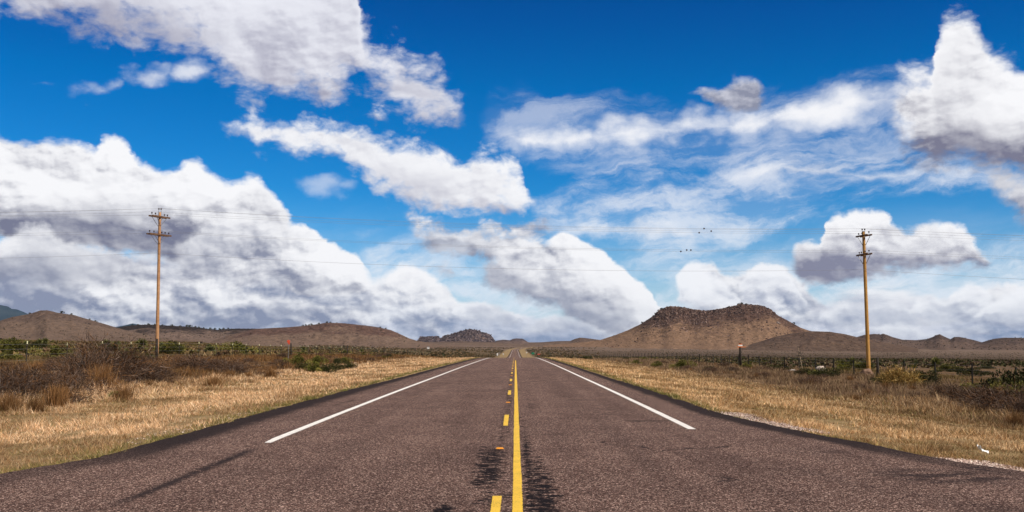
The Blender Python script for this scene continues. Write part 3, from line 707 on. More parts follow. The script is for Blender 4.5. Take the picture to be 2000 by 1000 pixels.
M_h1 = hill_mat('hill_soil', (0.160, 0.109, 0.080), (0.095, 0.064, 0.052), 0.6, 0.12)
M_h2 = hill_mat('shaded_hill_soil', (0.17, 0.118, 0.093), (0.036, 0.026, 0.023), 1.0, 0.5)  # juniper-dark ridge; its cloud shade is put into this colour too
M_h3 = hill_mat('red_hill_soil', (0.172, 0.116, 0.085), (0.098, 0.055, 0.044), 0.8, 0.08)
M_mesa = hill_mat('mesa_soil', (0.215, 0.134, 0.086), (0.080, 0.048, 0.038), 0.95, 0.06)
M_h7 = hill_mat('foothill_soil', (0.120, 0.079, 0.057), (0.085, 0.054, 0.043), 0.5, 0.12)
M_h8 = hill_mat('far_hill_soil', (0.125, 0.085, 0.066), (0.066, 0.045, 0.039), 0.7, 0.15, 0.8)
M_h4 = hill_mat('rock_hill_stone', (0.15, 0.105, 0.088), (0.088, 0.066, 0.066), 1.0, 0.5, 0.5)
M_far, gm, b = new_mat('hazed_far_mountain', 1.0, 0.0)
gm.put(b, 'Base Color', gm.ramp(gm.noise(pos(gm), 0.002, 6, 0.65), [(0.35, (0.018, 0.032, 0.048)), (0.65, (0.05, 0.066, 0.08))]))  # bluish tone puts the distance haze into the mountains' own colour

H1 = hill('hill', [(-120, 664), (-60, 650), (0, 631), (20, 625), (60, 618), (78, 612.5), (92, 611.5), (110, 615), (140, 619), (165, 625), (200, 634), (240, 645), (300, 657), (360, 667), (400, 672)], 2300, 900, 5, M_h1, seed=3)
H2 = hill('hill', [(190, 668), (215, 645), (240, 640), (265, 637), (290, 636), (335, 638), (375, 640), (425, 645), (462, 643), (500, 643), (560, 648), (620, 664)], 3000, 800, 0, M_h2, seed=5)
H3 = hill('hill', [(400, 672), (450, 655), (500, 643), (562, 640), (605, 636), (640, 631), (675, 632), (712, 636), (742, 640), (765, 645), (782, 653), (800, 661), (817, 666), (850, 672), (900, 679)], 2400, 800, -8, M_h3, seed=8)
H4 = hill('rocky_hill', [(812, 668), (822, 659), (835, 657.5), (855, 657), (860, 660.5), (868, 657), (877, 654), (884, 651.5), (890, 650), (900, 646.5), (910, 644.5), (918, 643.5), (926, 644), (934, 646), (941, 649.5), (950, 651), (955, 652.5), (960, 657), (966, 664), (969, 668)], 4200, 420, -8, M_h4, prof='rock', noise_amp=1.6, fr_n=1.2, step=.5, seed=11)
hill('rocky_hill', [(960, 672), (970, 665), (983, 663.5), (996, 664.5), (1002, 662), (1008, 661), (1014, 661), (1020, 661.5), (1025, 664), (1031, 668), (1036, 670), (1045, 674)], 4000, 350, -8, M_h4, prof='rock', noise_amp=1.6, fr_n=1.2, step=.5, seed=13)
hill('hill', [(780, 676), (830, 668), (900, 666.5), (960, 668), (1010, 671), (1060, 676)], 3600, 400, -8, M_h1, seed=15)
H5 = hill('hill', [(1000, 676), (1037, 670), (1075, 667), (1095, 666), (1113, 666), (1122, 662), (1132, 659.5), (1150, 661), (1172, 664), (1200, 666), (1260, 676)], 3300, 700, -12, M_h1, seed=21)
H6 = hill('mesa', [(1060, 675), (1110, 671), (1150, 667), (1172, 664), (1200, 655), (1225, 645.5), (1250, 634), (1275, 618), (1287, 607.5), (1300, 601), (1315, 600), (1335, 602), (1357, 607), (1375, 609), (1400, 607), (1420, 602.5), (1435, 599.5), (1447, 597), (1462, 597.5), (1482, 599.5), (1500, 605), (1520, 619), (1545, 632), (1562, 641), (1580, 647.5), (1620, 658), (1660, 666), (1720, 675)], 2700, 850, -14, M_mesa, prof='mesa', noise_amp=.9, step=.8, nt_=150, seed=31)
H7 = hill('foothill', [(1440, 678), (1480, 668), (1512, 658), (1545, 651.5), (1580, 648), (1620, 649), (1650, 654), (1672, 659), (1720, 668), (1790, 680)], 2150, 480, -14, M_h7, seed=41)
H8 = hill('hill', [(1630, 670), (1670, 659), (1685, 655), (1705, 653), (1717, 654), (1722, 652.5), (1730, 655), (1740, 659), (1760, 664), (1787, 664.5), (1805, 663), (1818, 659), (1825, 655.5), (1832, 654), (1838, 657), (1852, 663), (1860, 659), (1870, 659), (1882, 661), (1900, 665), (1915, 669), (1940, 674)], 3300, 1100, -16, M_h8, step=.8, seed=51)
H9 = hill('hill', [(1880, 673), (1915, 668), (1927, 664.5), (1940, 662), (1957, 660.5), (1980, 660.5), (2000, 661), (2060, 663), (2200, 670)], 3000, 900, -16, M_h8, seed=61)
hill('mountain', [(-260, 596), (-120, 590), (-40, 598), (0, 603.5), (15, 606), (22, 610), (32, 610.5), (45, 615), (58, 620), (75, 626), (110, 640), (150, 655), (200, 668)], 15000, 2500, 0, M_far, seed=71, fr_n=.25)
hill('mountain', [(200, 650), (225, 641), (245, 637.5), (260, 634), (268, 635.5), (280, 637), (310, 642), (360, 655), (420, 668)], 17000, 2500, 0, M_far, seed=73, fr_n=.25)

# ---------------------------------------------------------------- spikes: blades, twigs and leaves as slim faces
def spikes(Pb, D_, L, Wd, colr, tipc=None, leaf=False):
    """Pb (n,3) bases, D_ (n,3) directions, L lengths, Wd widths, colr (n,3)"""
    n = len(Pb); L = np.broadcast_to(L, n); Wd = np.broadcast_to(Wd, n)
    D_ = D_ / np.linalg.norm(D_, axis=1, keepdims=True)
    rv = rng.normal(size=(n, 3)); S = np.cross(D_, rv); S /= np.linalg.norm(S, axis=1, keepdims=True) + 1e-9
    a = Pb - S * Wd[:, None] / 2; b_ = Pb + S * Wd[:, None] / 2; t_ = Pb + D_ * L[:, None]
    if leaf:
        m1 = Pb + D_ * L[:, None] * .5
        V_ = np.stack([Pb, m1 + S * Wd[:, None] / 2, t_, m1 - S * Wd[:, None] / 2], 1).reshape(-1, 3)
        F_ = np.arange(4 * n).reshape(-1, 4); cc = np.repeat(colr, 4, 0)
    else:
        V_ = np.stack([a, b_, t_], 1).reshape(-1, 3); F_ = np.arange(3 * n).reshape(-1, 3)
        cc = np.stack([colr * .8, colr * .8, colr if tipc is None else tipc], 1).reshape(-1, 3)
    return V_, F_, cc
def palette(n, cols, wts=None):
    cols = np.array(cols); w = None if wts is None else np.array(wts) / sum(wts)
    c = cols[rng.choice(len(cols), n, p=w)]
    return c * rng.uniform(.7, 1.3, (n, 1))
def updir(n, spread):
    d = rng.normal(size=(n, 3)) * spread; d[:, 2] = 1 + rng.normal(size=n) * .1
    return d

# verge grass: uncountable, one object per side of the road
def verge_grass(name, side, label_):
    VV = []; FF = []; CC = []; off = 0
    for (y0, y1, cnt) in ((9, 22, 230000), (22, 45, 170000), (45, 90, 100000), (90, 170, 50000)):
        y = y0 * (y1 / y0) ** rng.random(cnt)
        if side < 0: lim = -edge_l(y); far = np.where(y < 45, 17., 15.5)
        else: lim = edge_r(y); far = np.where(y < 45, 17., 14.)
        x = lim - .10 + .13 * vn(y * 3.1, y * 0 + 2) + (far - lim) * rng.random(cnt) ** 1.15
        # keep to what the frame shows
        keep = np.abs(x) < y * .56 + 1
        dens = fbm(x * 1.3 + 50, y * 1.3, 3, 4); keep &= rng.random(cnt) < np.clip((dens - .33) * 4.5, .30, 1)
        if side > 0:
            gravel = ((x - lim < .95) & (y < 15.6)) | ((x - lim < .7) & (y > 19.5) & (y < 25) & (rng.random(cnt) < .8))
        else: gravel = (x - lim > .3) & (x - lim < .8) & (y > 17) & (y < 25) & (rng.random(cnt) < .3)
        keep &= ~gravel
        x = x[keep]; y = y[keep]; lim = lim[keep]; n = len(x)
        X_ = x * side; z = ground_z(X_, y, False)
        clump = np.clip((fbm(x * 1.9, y * 1.9, 3, 14) - .5) * 1.9 + .5, 0, 1); patch = fbm(x * .45 + 9, y * .30, 3, 24)
        tanc = palette(n, [(.90, .60, .36), (.78, .49, .27), (.56, .33, .16), (.98, .74, .50), (.32, .18, .09), (.50, .24, .11)], [4, 4, 3, 3, 1.5, 1.0])
        drk = np.clip((patch - .48) * 4.5, 0, .65)[:, None] * np.array([1, 1.05, 1.15])
        tanc = tanc * (1 - drk * .75) * (0.62 + .62 * np.clip(clump * 1.3, 0, 1))[:, None]
        if side > 0: tanc = tanc * np.array([.90, .90, .84]) * (1.06 - .42 * sstep(6, 13, x))[:, None]
        gch = np.clip(1.15 - (x - lim) / (.75 if side < 0 else .55), 0, 1) * .8 + .05 + .18 * (fbm(x * .8, y * .5, 2, 44) > .6)
        isg = rng.random(n) < gch
        grn = palette(n, [(.17, .175, .045), (.28, .24, .08), (.11, .12, .035), (.42, .33, .13)])
        cc = np.where(isg[:, None], grn, tanc) * rng.uniform(.65, 1.35, (n, 1))
        tus = fbm(x * 1.05 + 31, y * .8, 2, 91) > .66
        L = np.where(tus, 1.9, 1.0) * (.025 + .115 * clump) * rng.uniform(.5, 1.35, n) * (1 + .9 * sstep(11, 15, x)) * np.where(isg, .8, 1)
        Wd = np.maximum(.0035, .00042 * y) * rng.uniform(.7, 1.5, n)
        d = updir(n, .75)
        a, f, c_ = spikes(np.stack([X_, y, z - .01], -1), d, L, Wd, cc)
        VV.append(a); FF.append(f + off); CC.append(c_); off += len(a)
    o = np_mesh(name, np.concatenate(VV), np.concatenate(FF), M_grass, colr=np.concatenate(CC))
    return tag(o, label_, 'grass', kind='stuff')
verge_grass('dry_grass', -1, 'short tan grass on the left roadside verge')
verge_grass('dry_grass', 1, 'short golden grass on the right roadside verge')

# tangled dead weeds between verge and fence
def weeds(name, side, label_):
    VV = []; FF = []; CC = []; off = 0
    for (y0, y1, cnt) in ((17, 45, 62000), (45, 100, 62000), (100, 260, 40000)):
        y = y0 * (y1 / y0) ** rng.random(cnt)
        x0 = 13.0 if side < 0 else 11.5
        x = x0 + (34 - x0) * rng.random(cnt) ** .9
        keep = x < y * .57 + 1.5
        cl = fbm(x * .55, y * .4, 3, 61 + side); keep &= rng.random(cnt) < np.clip((cl - .30) * 3.5, .10, 1)
        x = x[keep]; y = y[keep]; cl = cl[keep]; n = len(x)
        X_ = x * side; z = ground_z(X_, y, False)
        ramp_ = sstep(x0 - .5, x0 + 3.5, x)
        pal = [(.18, .088, .032), (.27, .145, .058), (.36, .225, .10), (.10, .055, .030), (.25, .105, .036)] if side < 0 else [(.20, .13, .07), (.27, .18, .11), (.36, .26, .15), (.13, .085, .06), (.21, .12, .075)]
        cc = palette(n, pal, [3, 3, 1.6, 2.5, 1.3])
        beyond = (x > 27)[:, None]
        cc = np.where(beyond, palette(n, [(.20, .125, .055), (.27, .18, .085), (.12, .11, .035), (.14, .085, .04)]), cc)
        L = (.10 + .70 * np.clip(cl - .22, 0, 1) * ramp_) * rng.uniform(.5, 1.3, n) * np.where(x > 27, .75, 1)
        Wd = np.maximum(.006, .00038 * y) * rng.uniform(.7, 1.5, n)
        a, f, c_ = spikes(np.stack([X_, y, z - .02], -1), updir(n, .45), L, Wd, cc)
        VV.append(a); FF.append(f + off); CC.append(c_); off += len(a)
    o = np_mesh(name, np.concatenate(VV), np.concatenate(FF), M_twig, colr=np.concatenate(CC))
    return tag(o, label_, 'weeds', kind='stuff')
weeds('dry_weeds', -1, 'dead brown weeds between the left verge and the fence')
weeds('dry_weeds', 1, 'dead brown weeds between the right verge and the fence')

# ---------------------------------------------------------------- shrub prototypes (about 1 m)
def twig_cloud(n, r, h, cols, wts, tw=.012, tl=.28, dome=.9, clumps=14):
    cen = rng.normal(size=(clumps, 3)) * np.array([r * .45, r * .45, 0]); cen[:, 2] = rng.uniform(.25, .75, clumps) * h * (1 - .5 * (np.hypot(cen[:, 0], cen[:, 1]) / r) ** 2)
    k = rng.integers(0, clumps, n)
    p = cen[k] + rng.normal(size=(n, 3)) * np.array([r * .24, r * .24, h * .17])
    p[:, 2] = np.clip(p[:, 2], .01, h * 1.05)
    d = p - np.array([0, 0, -.15 * h]); d = d / (np.linalg.norm(d, axis=1, keepdims=True) + 1e-6) + rng.normal(size=(n, 3)) * .75
    return spikes(p, d, tl * rng.uniform(.4, 1.3, n), tw * rng.uniform(.6, 1.4, n), palette(n, cols, wts))
def stems_mesh(n, r, h, colr, tw=.03):
    p = rng.normal(size=(n, 3)) * .05; p[:, 2] = 0
    a = rng.uniform(0, 2 * np.pi, n); el_ = rng.uniform(.35, 1.0, n)
    d = np.stack([np.cos(a) * (1 - el_) * r * 2, np.sin(a) * (1 - el_) * r * 2, el_ * h], -1)
    return spikes(p, d, h * rng.uniform(.7, 1.15, n), tw, np.tile(colr, (n, 1)) * rng.uniform(.7, 1.3, (n, 1)))
HOLD = -500                      # prototypes are used as the first individual afterwards
def shrub(name, parts):
    root = empty(name, (0, HOLD, 0))
    for pn, (V_, F_, C_), m in parts:
        np_mesh(pn, V_, F_, m, root, C_)
    return root
GREY = [(.082, .052, .038), (.115, .080, .062), (.21, .15, .12), (.045, .028, .022), (.16, .078, .034)]
RUST = [(.17, .080, .028), (.24, .12, .045), (.10, .050, .022), (.32, .18, .08)]
GRN = [(.075, .078, .016), (.11, .108, .022), (.15, .14, .032), (.045, .048, .013), (.20, .175, .045)]
DGRN = [(.024, .027, .010), (.040, .042, .014), (.058, .058, .018), (.08, .072, .026)]
GOLD = [(.52, .34, .11), (.40, .24, .065), (.68, .48, .20), (.28, .16, .045), (.20, .16, .04)]
def leafy(n, r, h, cols, clumps=16, ls=.09, wts=None):
    cen = rng.normal(size=(clumps, 3)) * np.array([r * .42, r * .42, 0]); cen[:, 2] = rng.uniform(.3, .8, clumps) * h * (1 - .45 * (np.hypot(cen[:, 0], cen[:, 1]) / r) ** 2)
    k = rng.integers(0, clumps, n)
    off = rng.normal(size=(n, 3)); off /= np.linalg.norm(off, axis=1, keepdims=True)
    p = cen[k] + off * rng.uniform(.35, 1, (n, 1)) ** .6 * np.array([r * .3, r * .3, h * .24])
    p[:, 2] = np.clip(p[:, 2], .02, None)
    d = off * .8 + np.array([0, 0, .7]) + rng.normal(size=(n, 3)) * .5
    cl = palette(clumps, cols, wts)[k] * rng.uniform(.75, 1.25, (n, 1))
    return spikes(p, d, ls * rng.uniform(.6, 1.5, n), ls * .42 * rng.uniform(.6, 1.4, n), cl, leaf=True)
def yucca_head(n, zc, ls, cols):
    d = rng.normal(size=(n, 3)); d[:, 2] = d[:, 2] * .75 + .25; d /= np.linalg.norm(d, axis=1, keepdims=True)
    p = np.tile((0, 0, zc), (n, 1)) + d * .06
    return spikes(p, d, ls * rng.uniform(.75, 1.15, n), .05 * rng.uniform(.7, 1.2, n), palette(n, cols), leaf=True)
def merge(*parts):
    V_ = []; F_ = []; C_ = []; off = 0
    for v, f, c in parts:
        V_.append(v); F_.append(f + off); C_.append(c); off += len(v)
    return np.concatenate(V_), np.concatenate(F_), np.concatenate(C_)
protoG = [shrub('twiggy_shrub', [('twigs', twig_cloud(4200, .72, .74, GREY, [3, 2.5, 1.5, 4, 3], .0085, .18), M_twig), ('stems', stems_mesh(26, .65, .72, (.24, .20, .18), .02), M_twig)]) for _ in range(3)]
protoR = [shrub('rust_weed', [('stalks', spikes(rng.normal(size=(700, 3)) * np.array([.16, .16, 0]), updir(700, .28), .85 * rng.uniform(.4, 1.15, 700), .018 * rng.uniform(.6, 1.4, 700), palette(700, RUST)), M_twig)]) for _ in range(3)]
protoL = [shrub('green_shrub', [('foliage', leafy(2600, .58, .62, c_, ls=.06), M_leaf), ('stems', stems_mesh(20, .5, .5, (.11, .08, .05), .02), M_twig)]) for c_ in (GRN, GRN, DGRN)]
protoY = []
for hh_, ls_ in ((.45, .42), (.85, .40)):
    mbt = MB(); mbt.tube([(0, 0, 0), (.02, .01, hh_ * .5), (0, 0, hh_)], [.09, .08, .07], 7)
    root = empty('yucca', (0, HOLD, 0))
    mtrunk, gmx, bx = new_mat('yucca_trunk', 1.0, 0.05)
    gmx.put(bx, 'Base Color', gmx.ramp(gmx.noise(pos(gmx), 30, 4, .7), [(.3, (.09, .06, .035)), (.7, (.26, .19, .11))]))
    mbt.build('trunk', mtrunk, root)
    v, f, c_ = yucca_head(330, hh_, ls_, [(.09, .10, .03), (.15, .155, .045), (.24, .235, .09), (.06, .065, .02)])
    np_mesh('crown', v, f, M_leaf, root, c_)
    d = rng.normal(size=(120, 3)); d[:, 2] = -np.abs(d[:, 2]) - .3
    v, f, c_ = spikes(np.stack([rng.normal(size=120) * .03, rng.normal(size=120) * .03, rng.uniform(.3, 1, 120) * hh_], -1), d, .3, .04, palette(120, [(.36, .28, .15), (.26, .19, .10)]))
    np_mesh('dead_leaves', v, f, M_twig, root, c_)
    protoY.append(root)
used = set()
def place(protos, x, y, s, label, cat, group=None, k=None, sz=1.0, sink=.05, z=None):
    p = protos[k if k is not None else random.randrange(len(protos))]
    if id(p) in used or p.name in used: o = copy_tree(p)
    else: o = p; used.add(p.name)
    o.location = (x, y, (gz(x, y) if z is None else z) - sink)
    o.rotation_euler = (0, 0, random.uniform(0, 6.28)); o.scale = (s, s * random.uniform(.85, 1.15), s * sz)
    for key in ('group', 'label', 'category'):
        if key in o: del o[key]
    tag(o, label, cat, group)
    return o
def xat(px, y): return at(px, 668, y).x

# --- specific shrubs, left
def L_(px, y, s, protos, label, cat, k=None, sz=1.0, group=None): return place(protos, xat(px, y), y, s, label, cat, group, k, sz)
L_(215, 44, 2.7, protoG, 'tallest dark twiggy shrub of the left brush, left of the pole', 'shrub', 0, .95)
L_(165, 42, 2.3, protoG, 'dark grey twiggy shrub just left of the tallest one in the left brush', 'shrub', 1, .8)
L_(265, 46, 2.0, protoG, 'grey twiggy shrub between the tallest brush shrub and the left pole', 'shrub', 2, .75)
L_(60, 34, 2.2, protoG, 'large grey purple twiggy shrub near the left edge of the photo', 'shrub', 1, .62)
L_(125, 35, 2.0, protoG, 'grey purple twiggy shrub to the right of the large left edge one', 'shrub', 0, .6)
L_(8, 31, 1.8, protoG, 'twiggy shrub with pale bare branches at the left photo edge', 'shrub', 2, .75)
L_(290, 45, 1.3, protoG, 'low grey twiggy shrub in front of the dark wooden fence post', 'shrub', 1, .6)
L_(380, 60, 2.6, protoG, 'wide grey twiggy shrub right of the left utility pole', 'shrub', 0, .5)
L_(440, 62, 2.5, protoG, 'wide grey twiggy shrub left of the cluster of green shrubs', 'shrub', 2, .5)
L_(20, 27.5, .72, protoR, 'rust brown weed clump lowest at the left photo edge', 'weed', 0)
L_(74, 27.5, .6, protoR, 'rust brown weed clump at the verge below the large grey shrub', 'weed', 1)
L_(115, 29.5, .85, protoR, 'golden brown weed clump in front of the grey purple shrubs', 'weed', 2)
L_(245, 33, .75, protoR, 'rust weed clump beside the small green yucca on the left verge', 'weed', 1)
L_(418, 43, .75, protoR, 'upright rust weed clump standing alone on the left verge', 'weed', 0)
L_(200, 38, 1.3, protoR, 'dark rust weed clump under the tallest twiggy shrub', 'weed', 2)
L_(530, 58, .75, protoR, 'dark brown weed clump on the verge below the red marker', 'weed', 1)
L_(228, 34, .55, protoY, 'small low green yucca at the edge of the left verge', 'yucca', 0, .7)
L_(12, 78, 3.0, protoL, 'large bright green shrub at the left photo edge beyond the fence', 'shrub', 0, .8)
L_(22, 66, 1.6, protoL, 'low pale green shrub in front of the large green one at left edge', 'shrub', 1, .7)
L_(73, 130, 2.6, protoL, 'rounded dark green shrub in the field between two left fence posts', 'shrub', 2, .8)
L_(118, 72, 1.9, protoL, 'bright green shrub beside the second yellow tipped fence post', 'shrub', 0, .9)
L_(208, 85, 1.15, protoY, 'double headed yucca above the tallest brush on the left', 'yucca', 1, 1.0)
L_(222, 86, 1.35, protoY, 'big dark yucca left of the yellow tipped post in the left field', 'yucca', 0, 1.1)
L_(277, 90, 1.25, protoY, 'yucca with pale leaves just left of the dark wooden post', 'yucca', 1, 1.0)
L_(245, 78, .9, protoY, 'small dark yucca low in the left field between brush and post', 'yucca', 0, 1.0)
L_(332, 92, 2.9, protoL, 'wide round grey green shrub right of the left utility pole', 'shrub', 1, .8)
L_(410, 105, 1.3, protoY, 'pale yucca between the left pole and the long green shrub', 'yucca', 0, .9)
L_(456, 125, 4.0, protoL, 'long green shrub in the left field right of the pale yucca', 'shrub', 0, .62)
for i, (px, y, s, k) in enumerate([(579, 82, 1.5, 0), (595, 72, 1.15, 2), (613, 68, 1.25, 0), (622, 84, 1.5, 0), (636, 68, 1.15, 2), (653, 74, 1.05, 2), (664, 90, 1.35, 2), (682, 78, 1.1, 2), (676, 98, 1.1, 0)]):
    nm = ['leftmost bright', 'leftmost dark', 'low bright', 'upper bright', 'low dark middle', 'low dark right', 'upper dark', 'rightmost dark', 'rightmost bright'][i]
    L_(px, y, s, protoL, nm + ' green shrub of the cluster right of the red marker', 'shrub', k, .95, 'green shrubs by the red marker')
L_(545, 74, 1.1, protoG, 'dark twiggy shrub just left of the red marker post', 'shrub', 0, .7)
# --- right
L_(1745, 66, 1.3, protoR, 'stalky understory of the golden bush right of the right pole', 'weed', 0, .9)
goldb = shrub('golden_bush', [('twigs', twig_cloud(2600, .8, 1.0, GOLD, [3, 3, 2, 2, 1.5], .022, .24), M_twig), ('stems', stems_mesh(22, .7, .8, (.30, .19, .07)), M_twig)])
place([goldb], xat(1752, 60), 60, 1.25, 'tall golden dry bush right of the right utility pole', 'bush', None, 0, 1.1)
L_(1724, 64, 1.3, protoL, 'dark green shrub between the right pole and the golden bush', 'shrub', 2, .9)
L_(1780, 62, 1.3, protoL, 'yellow green shrub at the right foot of the golden bush', 'shrub', 0, .75)
L_(1797, 61, 2.0, protoL, 'very dark green shrub left of the fence post right of the golden bush', 'shrub', 2, .85)
L_(1815, 60, 1.0, protoL, 'dark green shrub right below the fence post past the golden bush', 'shrub', 2, .6)
L_(1826, 110, 1.15, protoY, 'round dark yucca beyond the fence post right of the golden bush', 'yucca', 0, 1.2)
L_(1850, 95, 2.0, protoL, 'yellow green shrub cluster beyond the fence, centre of the right field', 'shrub', 0, .6)
L_(1866, 92, 1.3, protoL, 'dark shrub beside the yellow green cluster beyond the right fence', 'shrub', 2, .7)
L_(1897, 80, 1.9, protoL, 'dark green shrub just behind the fence post near the right side', 'shrub', 2, .7)
L_(1926, 84, .7, protoL, 'small dark shrub alone on bare ground beyond the right fence', 'shrub', 2, .9)
L_(1944, 48, 2.3, protoL, 'bright yellow green shrub low before the last fence post', 'shrub', 0, .62)
L_(1966, 45, 1.7, protoL, 'bright green shrub nearest to the right photo edge', 'shrub', 1, .9)
L_(1990, 47, 2.6, protoL, 'big black green shrub cut by the right photo edge', 'shrub', 2, .9)
L_(1905, 57, .9, protoL, 'green shrub at the foot of the second last fence post', 'shrub', 0, .6)
L_(1862, 43, 1.9, protoG, 'grey purple twiggy shrub in the right brush below bare ground', 'shrub', 0, .55)
L_(1905, 41, 1.9, protoG, 'second grey twiggy shrub of the right brush, further right', 'shrub', 1, .55)
L_(1962, 36, 1.9, protoG, 'dark brown twiggy shrub at lower right brush', 'shrub', 2, .75)
L_(1988, 33, 1.5, protoG, 'dark brown twiggy shrub low at the right photo edge', 'shrub', 0, .7)
L_(1980, 28, .6, protoR, 'orange brown dead weed lowest in the right brush', 'weed', 0)
L_(1790, 44, 1.0, protoG, 'reddish twiggy shrub in the brush below the golden bush', 'shrub', 1, .5)
L_(1570, 82, 1.3, protoL, 'dark green shrub at the foot of the tall dead stalk', 'shrub', 2, .9)
L_(1592, 80, 1.3, protoL, 'green shrub left of the dark one below the white rock', 'shrub', 1, .75)
L_(1613, 78, 1.9, protoL, 'dark green shrub right below the white rock', 'shrub', 2, .75)
L_(1538, 98, .8, protoL, 'small round dark shrub behind the fence left of the dead stalk', 'shrub', 2, .9)
L_(1645, 96, 2.1, protoL, 'green shrub beyond the fence left of the right utility pole', 'shrub', 0, .8)
L_(1664, 92, .75, protoY, 'small dark yucca head against the post left of the right pole', 'yucca', 1, 1.5)
L_(1683, 100, 2.2, protoL, 'olive green shrub directly behind the foot of the right pole', 'shrub', 1, .75)
L_(1281, 105, 1.2, protoL, 'pale grey green round shrub in the middle of the right fence line', 'shrub', 1, .9)
L_(1240, 130, 1.2, protoL, 'green shrub left of the pale round one in the fence line', 'shrub', 0, .7)
L_(1335, 100, 2.2, protoL, 'yellow green wide shrub right of the pale round one', 'shrub', 0, .7)
L_(1385, 98, 1.2, protoL, 'dark green shrub left of the striped marker post', 'shrub', 2, .7)
L_(1458, 108, 1.2, protoL, 'olive shrub just right of the striped marker post', 'shrub', 0, .75)
L_(1510, 102, 1.5, protoL, 'low olive shrub between striped marker and dead stalk', 'shrub', 2, .6)
L_(1146, 190, 1.6, protoL, 'dark shrub isolated near the left end of the right fence', 'shrub', 2, .8)

# --- more of each kind with nothing to tell them apart
def scatter(protos, n, xr, yr, sr, label, cat, group, sz=.8, ks=None):
    done = 0; tries = 0
    while done < n and tries < n * 30:
        tries += 1
        y = yr[0] * (yr[1] / yr[0]) ** random.random(); x = random.uniform(*xr)
        if abs(x) > y * .52: continue
        place(protos, x, y, random.uniform(*sr), label, cat, group, None if ks is None else random.choice(ks), sz * random.uniform(.8, 1.2)); done += 1
scatter(protoR, 60, (-26, -14.5), (30, 150), (.35, .75), 'rust brown upright weed clump among the left roadside brush', 'weed', 'weeds in the left roadside brush')
scatter(protoR, 55, (12.5, 26), (30, 150), (.3, .6), 'brown upright weed clump among the right roadside brush', 'weed', 'weeds in the right roadside brush')
scatter(protoG, 34, (-25.5, -15.5), (36, 170), (.7, 1.4), 'low grey twiggy shrub among the left roadside brush', 'shrub', 'grey shrubs in the left brush', .6)
scatter(protoG, 22, (15, 25), (36, 170), (.6, 1.2), 'low grey brown twiggy shrub among the right roadside brush', 'shrub', 'grey shrubs in the right brush', .6)
scatter(protoL, 40, (-130, -30), (90, 300), (.7, 1.9), 'green shrub scattered over the field beyond the left fence', 'shrub', 'shrubs in the left field', .7)
scatter(protoL, 50, (29, 130), (70, 330), (.6, 1.4), 'dark green shrub scattered over the field beyond the right fence', 'shrub', 'shrubs in the right field', .7, [0, 2, 2])
scatter(protoY, 16, (-110, -29), (95, 260), (.8, 1.3), 'yucca scattered over the field beyond the left fence', 'yucca', 'yuccas in the left field', 1.0)
scatter(protoL, 14, (-27, -16), (105, 240), (.8, 1.5), 'green shrub along the far part of the left fence', 'shrub', 'shrubs along the left fence', .7)
scatter(protoL, 12, (17, 27), (110, 260), (.7, 1.3), 'green shrub along the far part of the right fence', 'shrub', 'shrubs along the right fence', .7)
for p in protoG + protoR + protoL + protoY:
    assert p.name in used

# ---------------------------------------------------------------- far scrub on the plain and the hills (uncountable)
def tuft_mesh(C, S, colr, k=9):
    """every bush a little clump of k ragged faces; C (n,3) centres on the ground, S sizes"""
    n = len(C)
    d = rng.normal(size=(n, k, 3)); d[..., 2] = np.abs(d[..., 2]); d /= np.linalg.norm(d, axis=2, keepdims=True)
    p = C[:, None, :] + d * S[:, None, None] * np.array([.32, .32, .25])
    D_ = d + rng.normal(size=(n, k, 3)) * .6 + np.array([0, 0, .4])
    return spikes(p.reshape(-1, 3), D_.reshape(-1, 3), (S[:, None] * rng.uniform(.4, .8, (n, k))).ravel(), (S[:, None] * rng.uniform(.35, .7, (n, k))).ravel(), np.repeat(colr, k, 0) * rng.uniform(.8, 1.2, (n * k, 1)), leaf=True)
def field(name, a0, a1, r0, r1, cnt, cols, label_, smin, smax, wts=None, cl=.3):
    adeg = a0 + (a1 - a0) * rng.random(cnt); a = np.radians(adeg); fade = (sstep(a0 - .01, a0 + 2.5, adeg) if a0 > -20 else 1) * (sstep(a1 + .01, a1 - 2.5, adeg) if a1 < 20 else 1); r = r0 * (r1 / r0) ** rng.random(cnt)
    x = r * np.sin(a); y = r * np.cos(a); al_ = np.abs(x - road_x(y))
    dn = fbm(x * .02, y * .012, 4, 77)
    keep = (al_ > np.where(r > 250, 15, 27)) & (rng.random(cnt) < np.clip((dn - cl) * 3.5, .08, 1) * fade)
    x = x[keep]; y = y[keep]; r = r[keep]; z = ground_z(x, y, False)
    S = rng.uniform(smin, smax, len(x)) * np.maximum(1, (r / 500) ** .35)
    v, f, c_ = tuft_mesh(np.stack([x, y, z], -1), S, palette(len(x), cols, wts))
    o = np_mesh(name, v, f, M_scrub, colr=c_)
    return tag(o, label_, 'scrub', kind='stuff')
field('field_scrub', -27.5, -1, 75, 800, 20000, [(.17, .115, .045), (.13, .115, .035), (.075, .072, .022), (.21, .145, .07), (.14, .085, .045)], 'low olive and brown scrub covering the plain on the left', .3, .75, [4, 2, 1.2, 3, 3])
field('field_scrub', -1, 27.5, 110, 1900, 26000, [(.11, .085, .042), (.06, .06, .025), (.035, .038, .018), (.14, .10, .06), (.09, .06, .042)], 'low dark scrub covering the plain on the right', .22, .6, [3, 3, 3, 2, 2])
field('field_scrub', -12, 5, 300, 2300, 14000, [(.15, .10, .05), (.09, .07, .035), (.05, .05, .025), (.19, .13, .08)], 'brown scrub on the sunken plain beyond the crest', .5, 1.3)

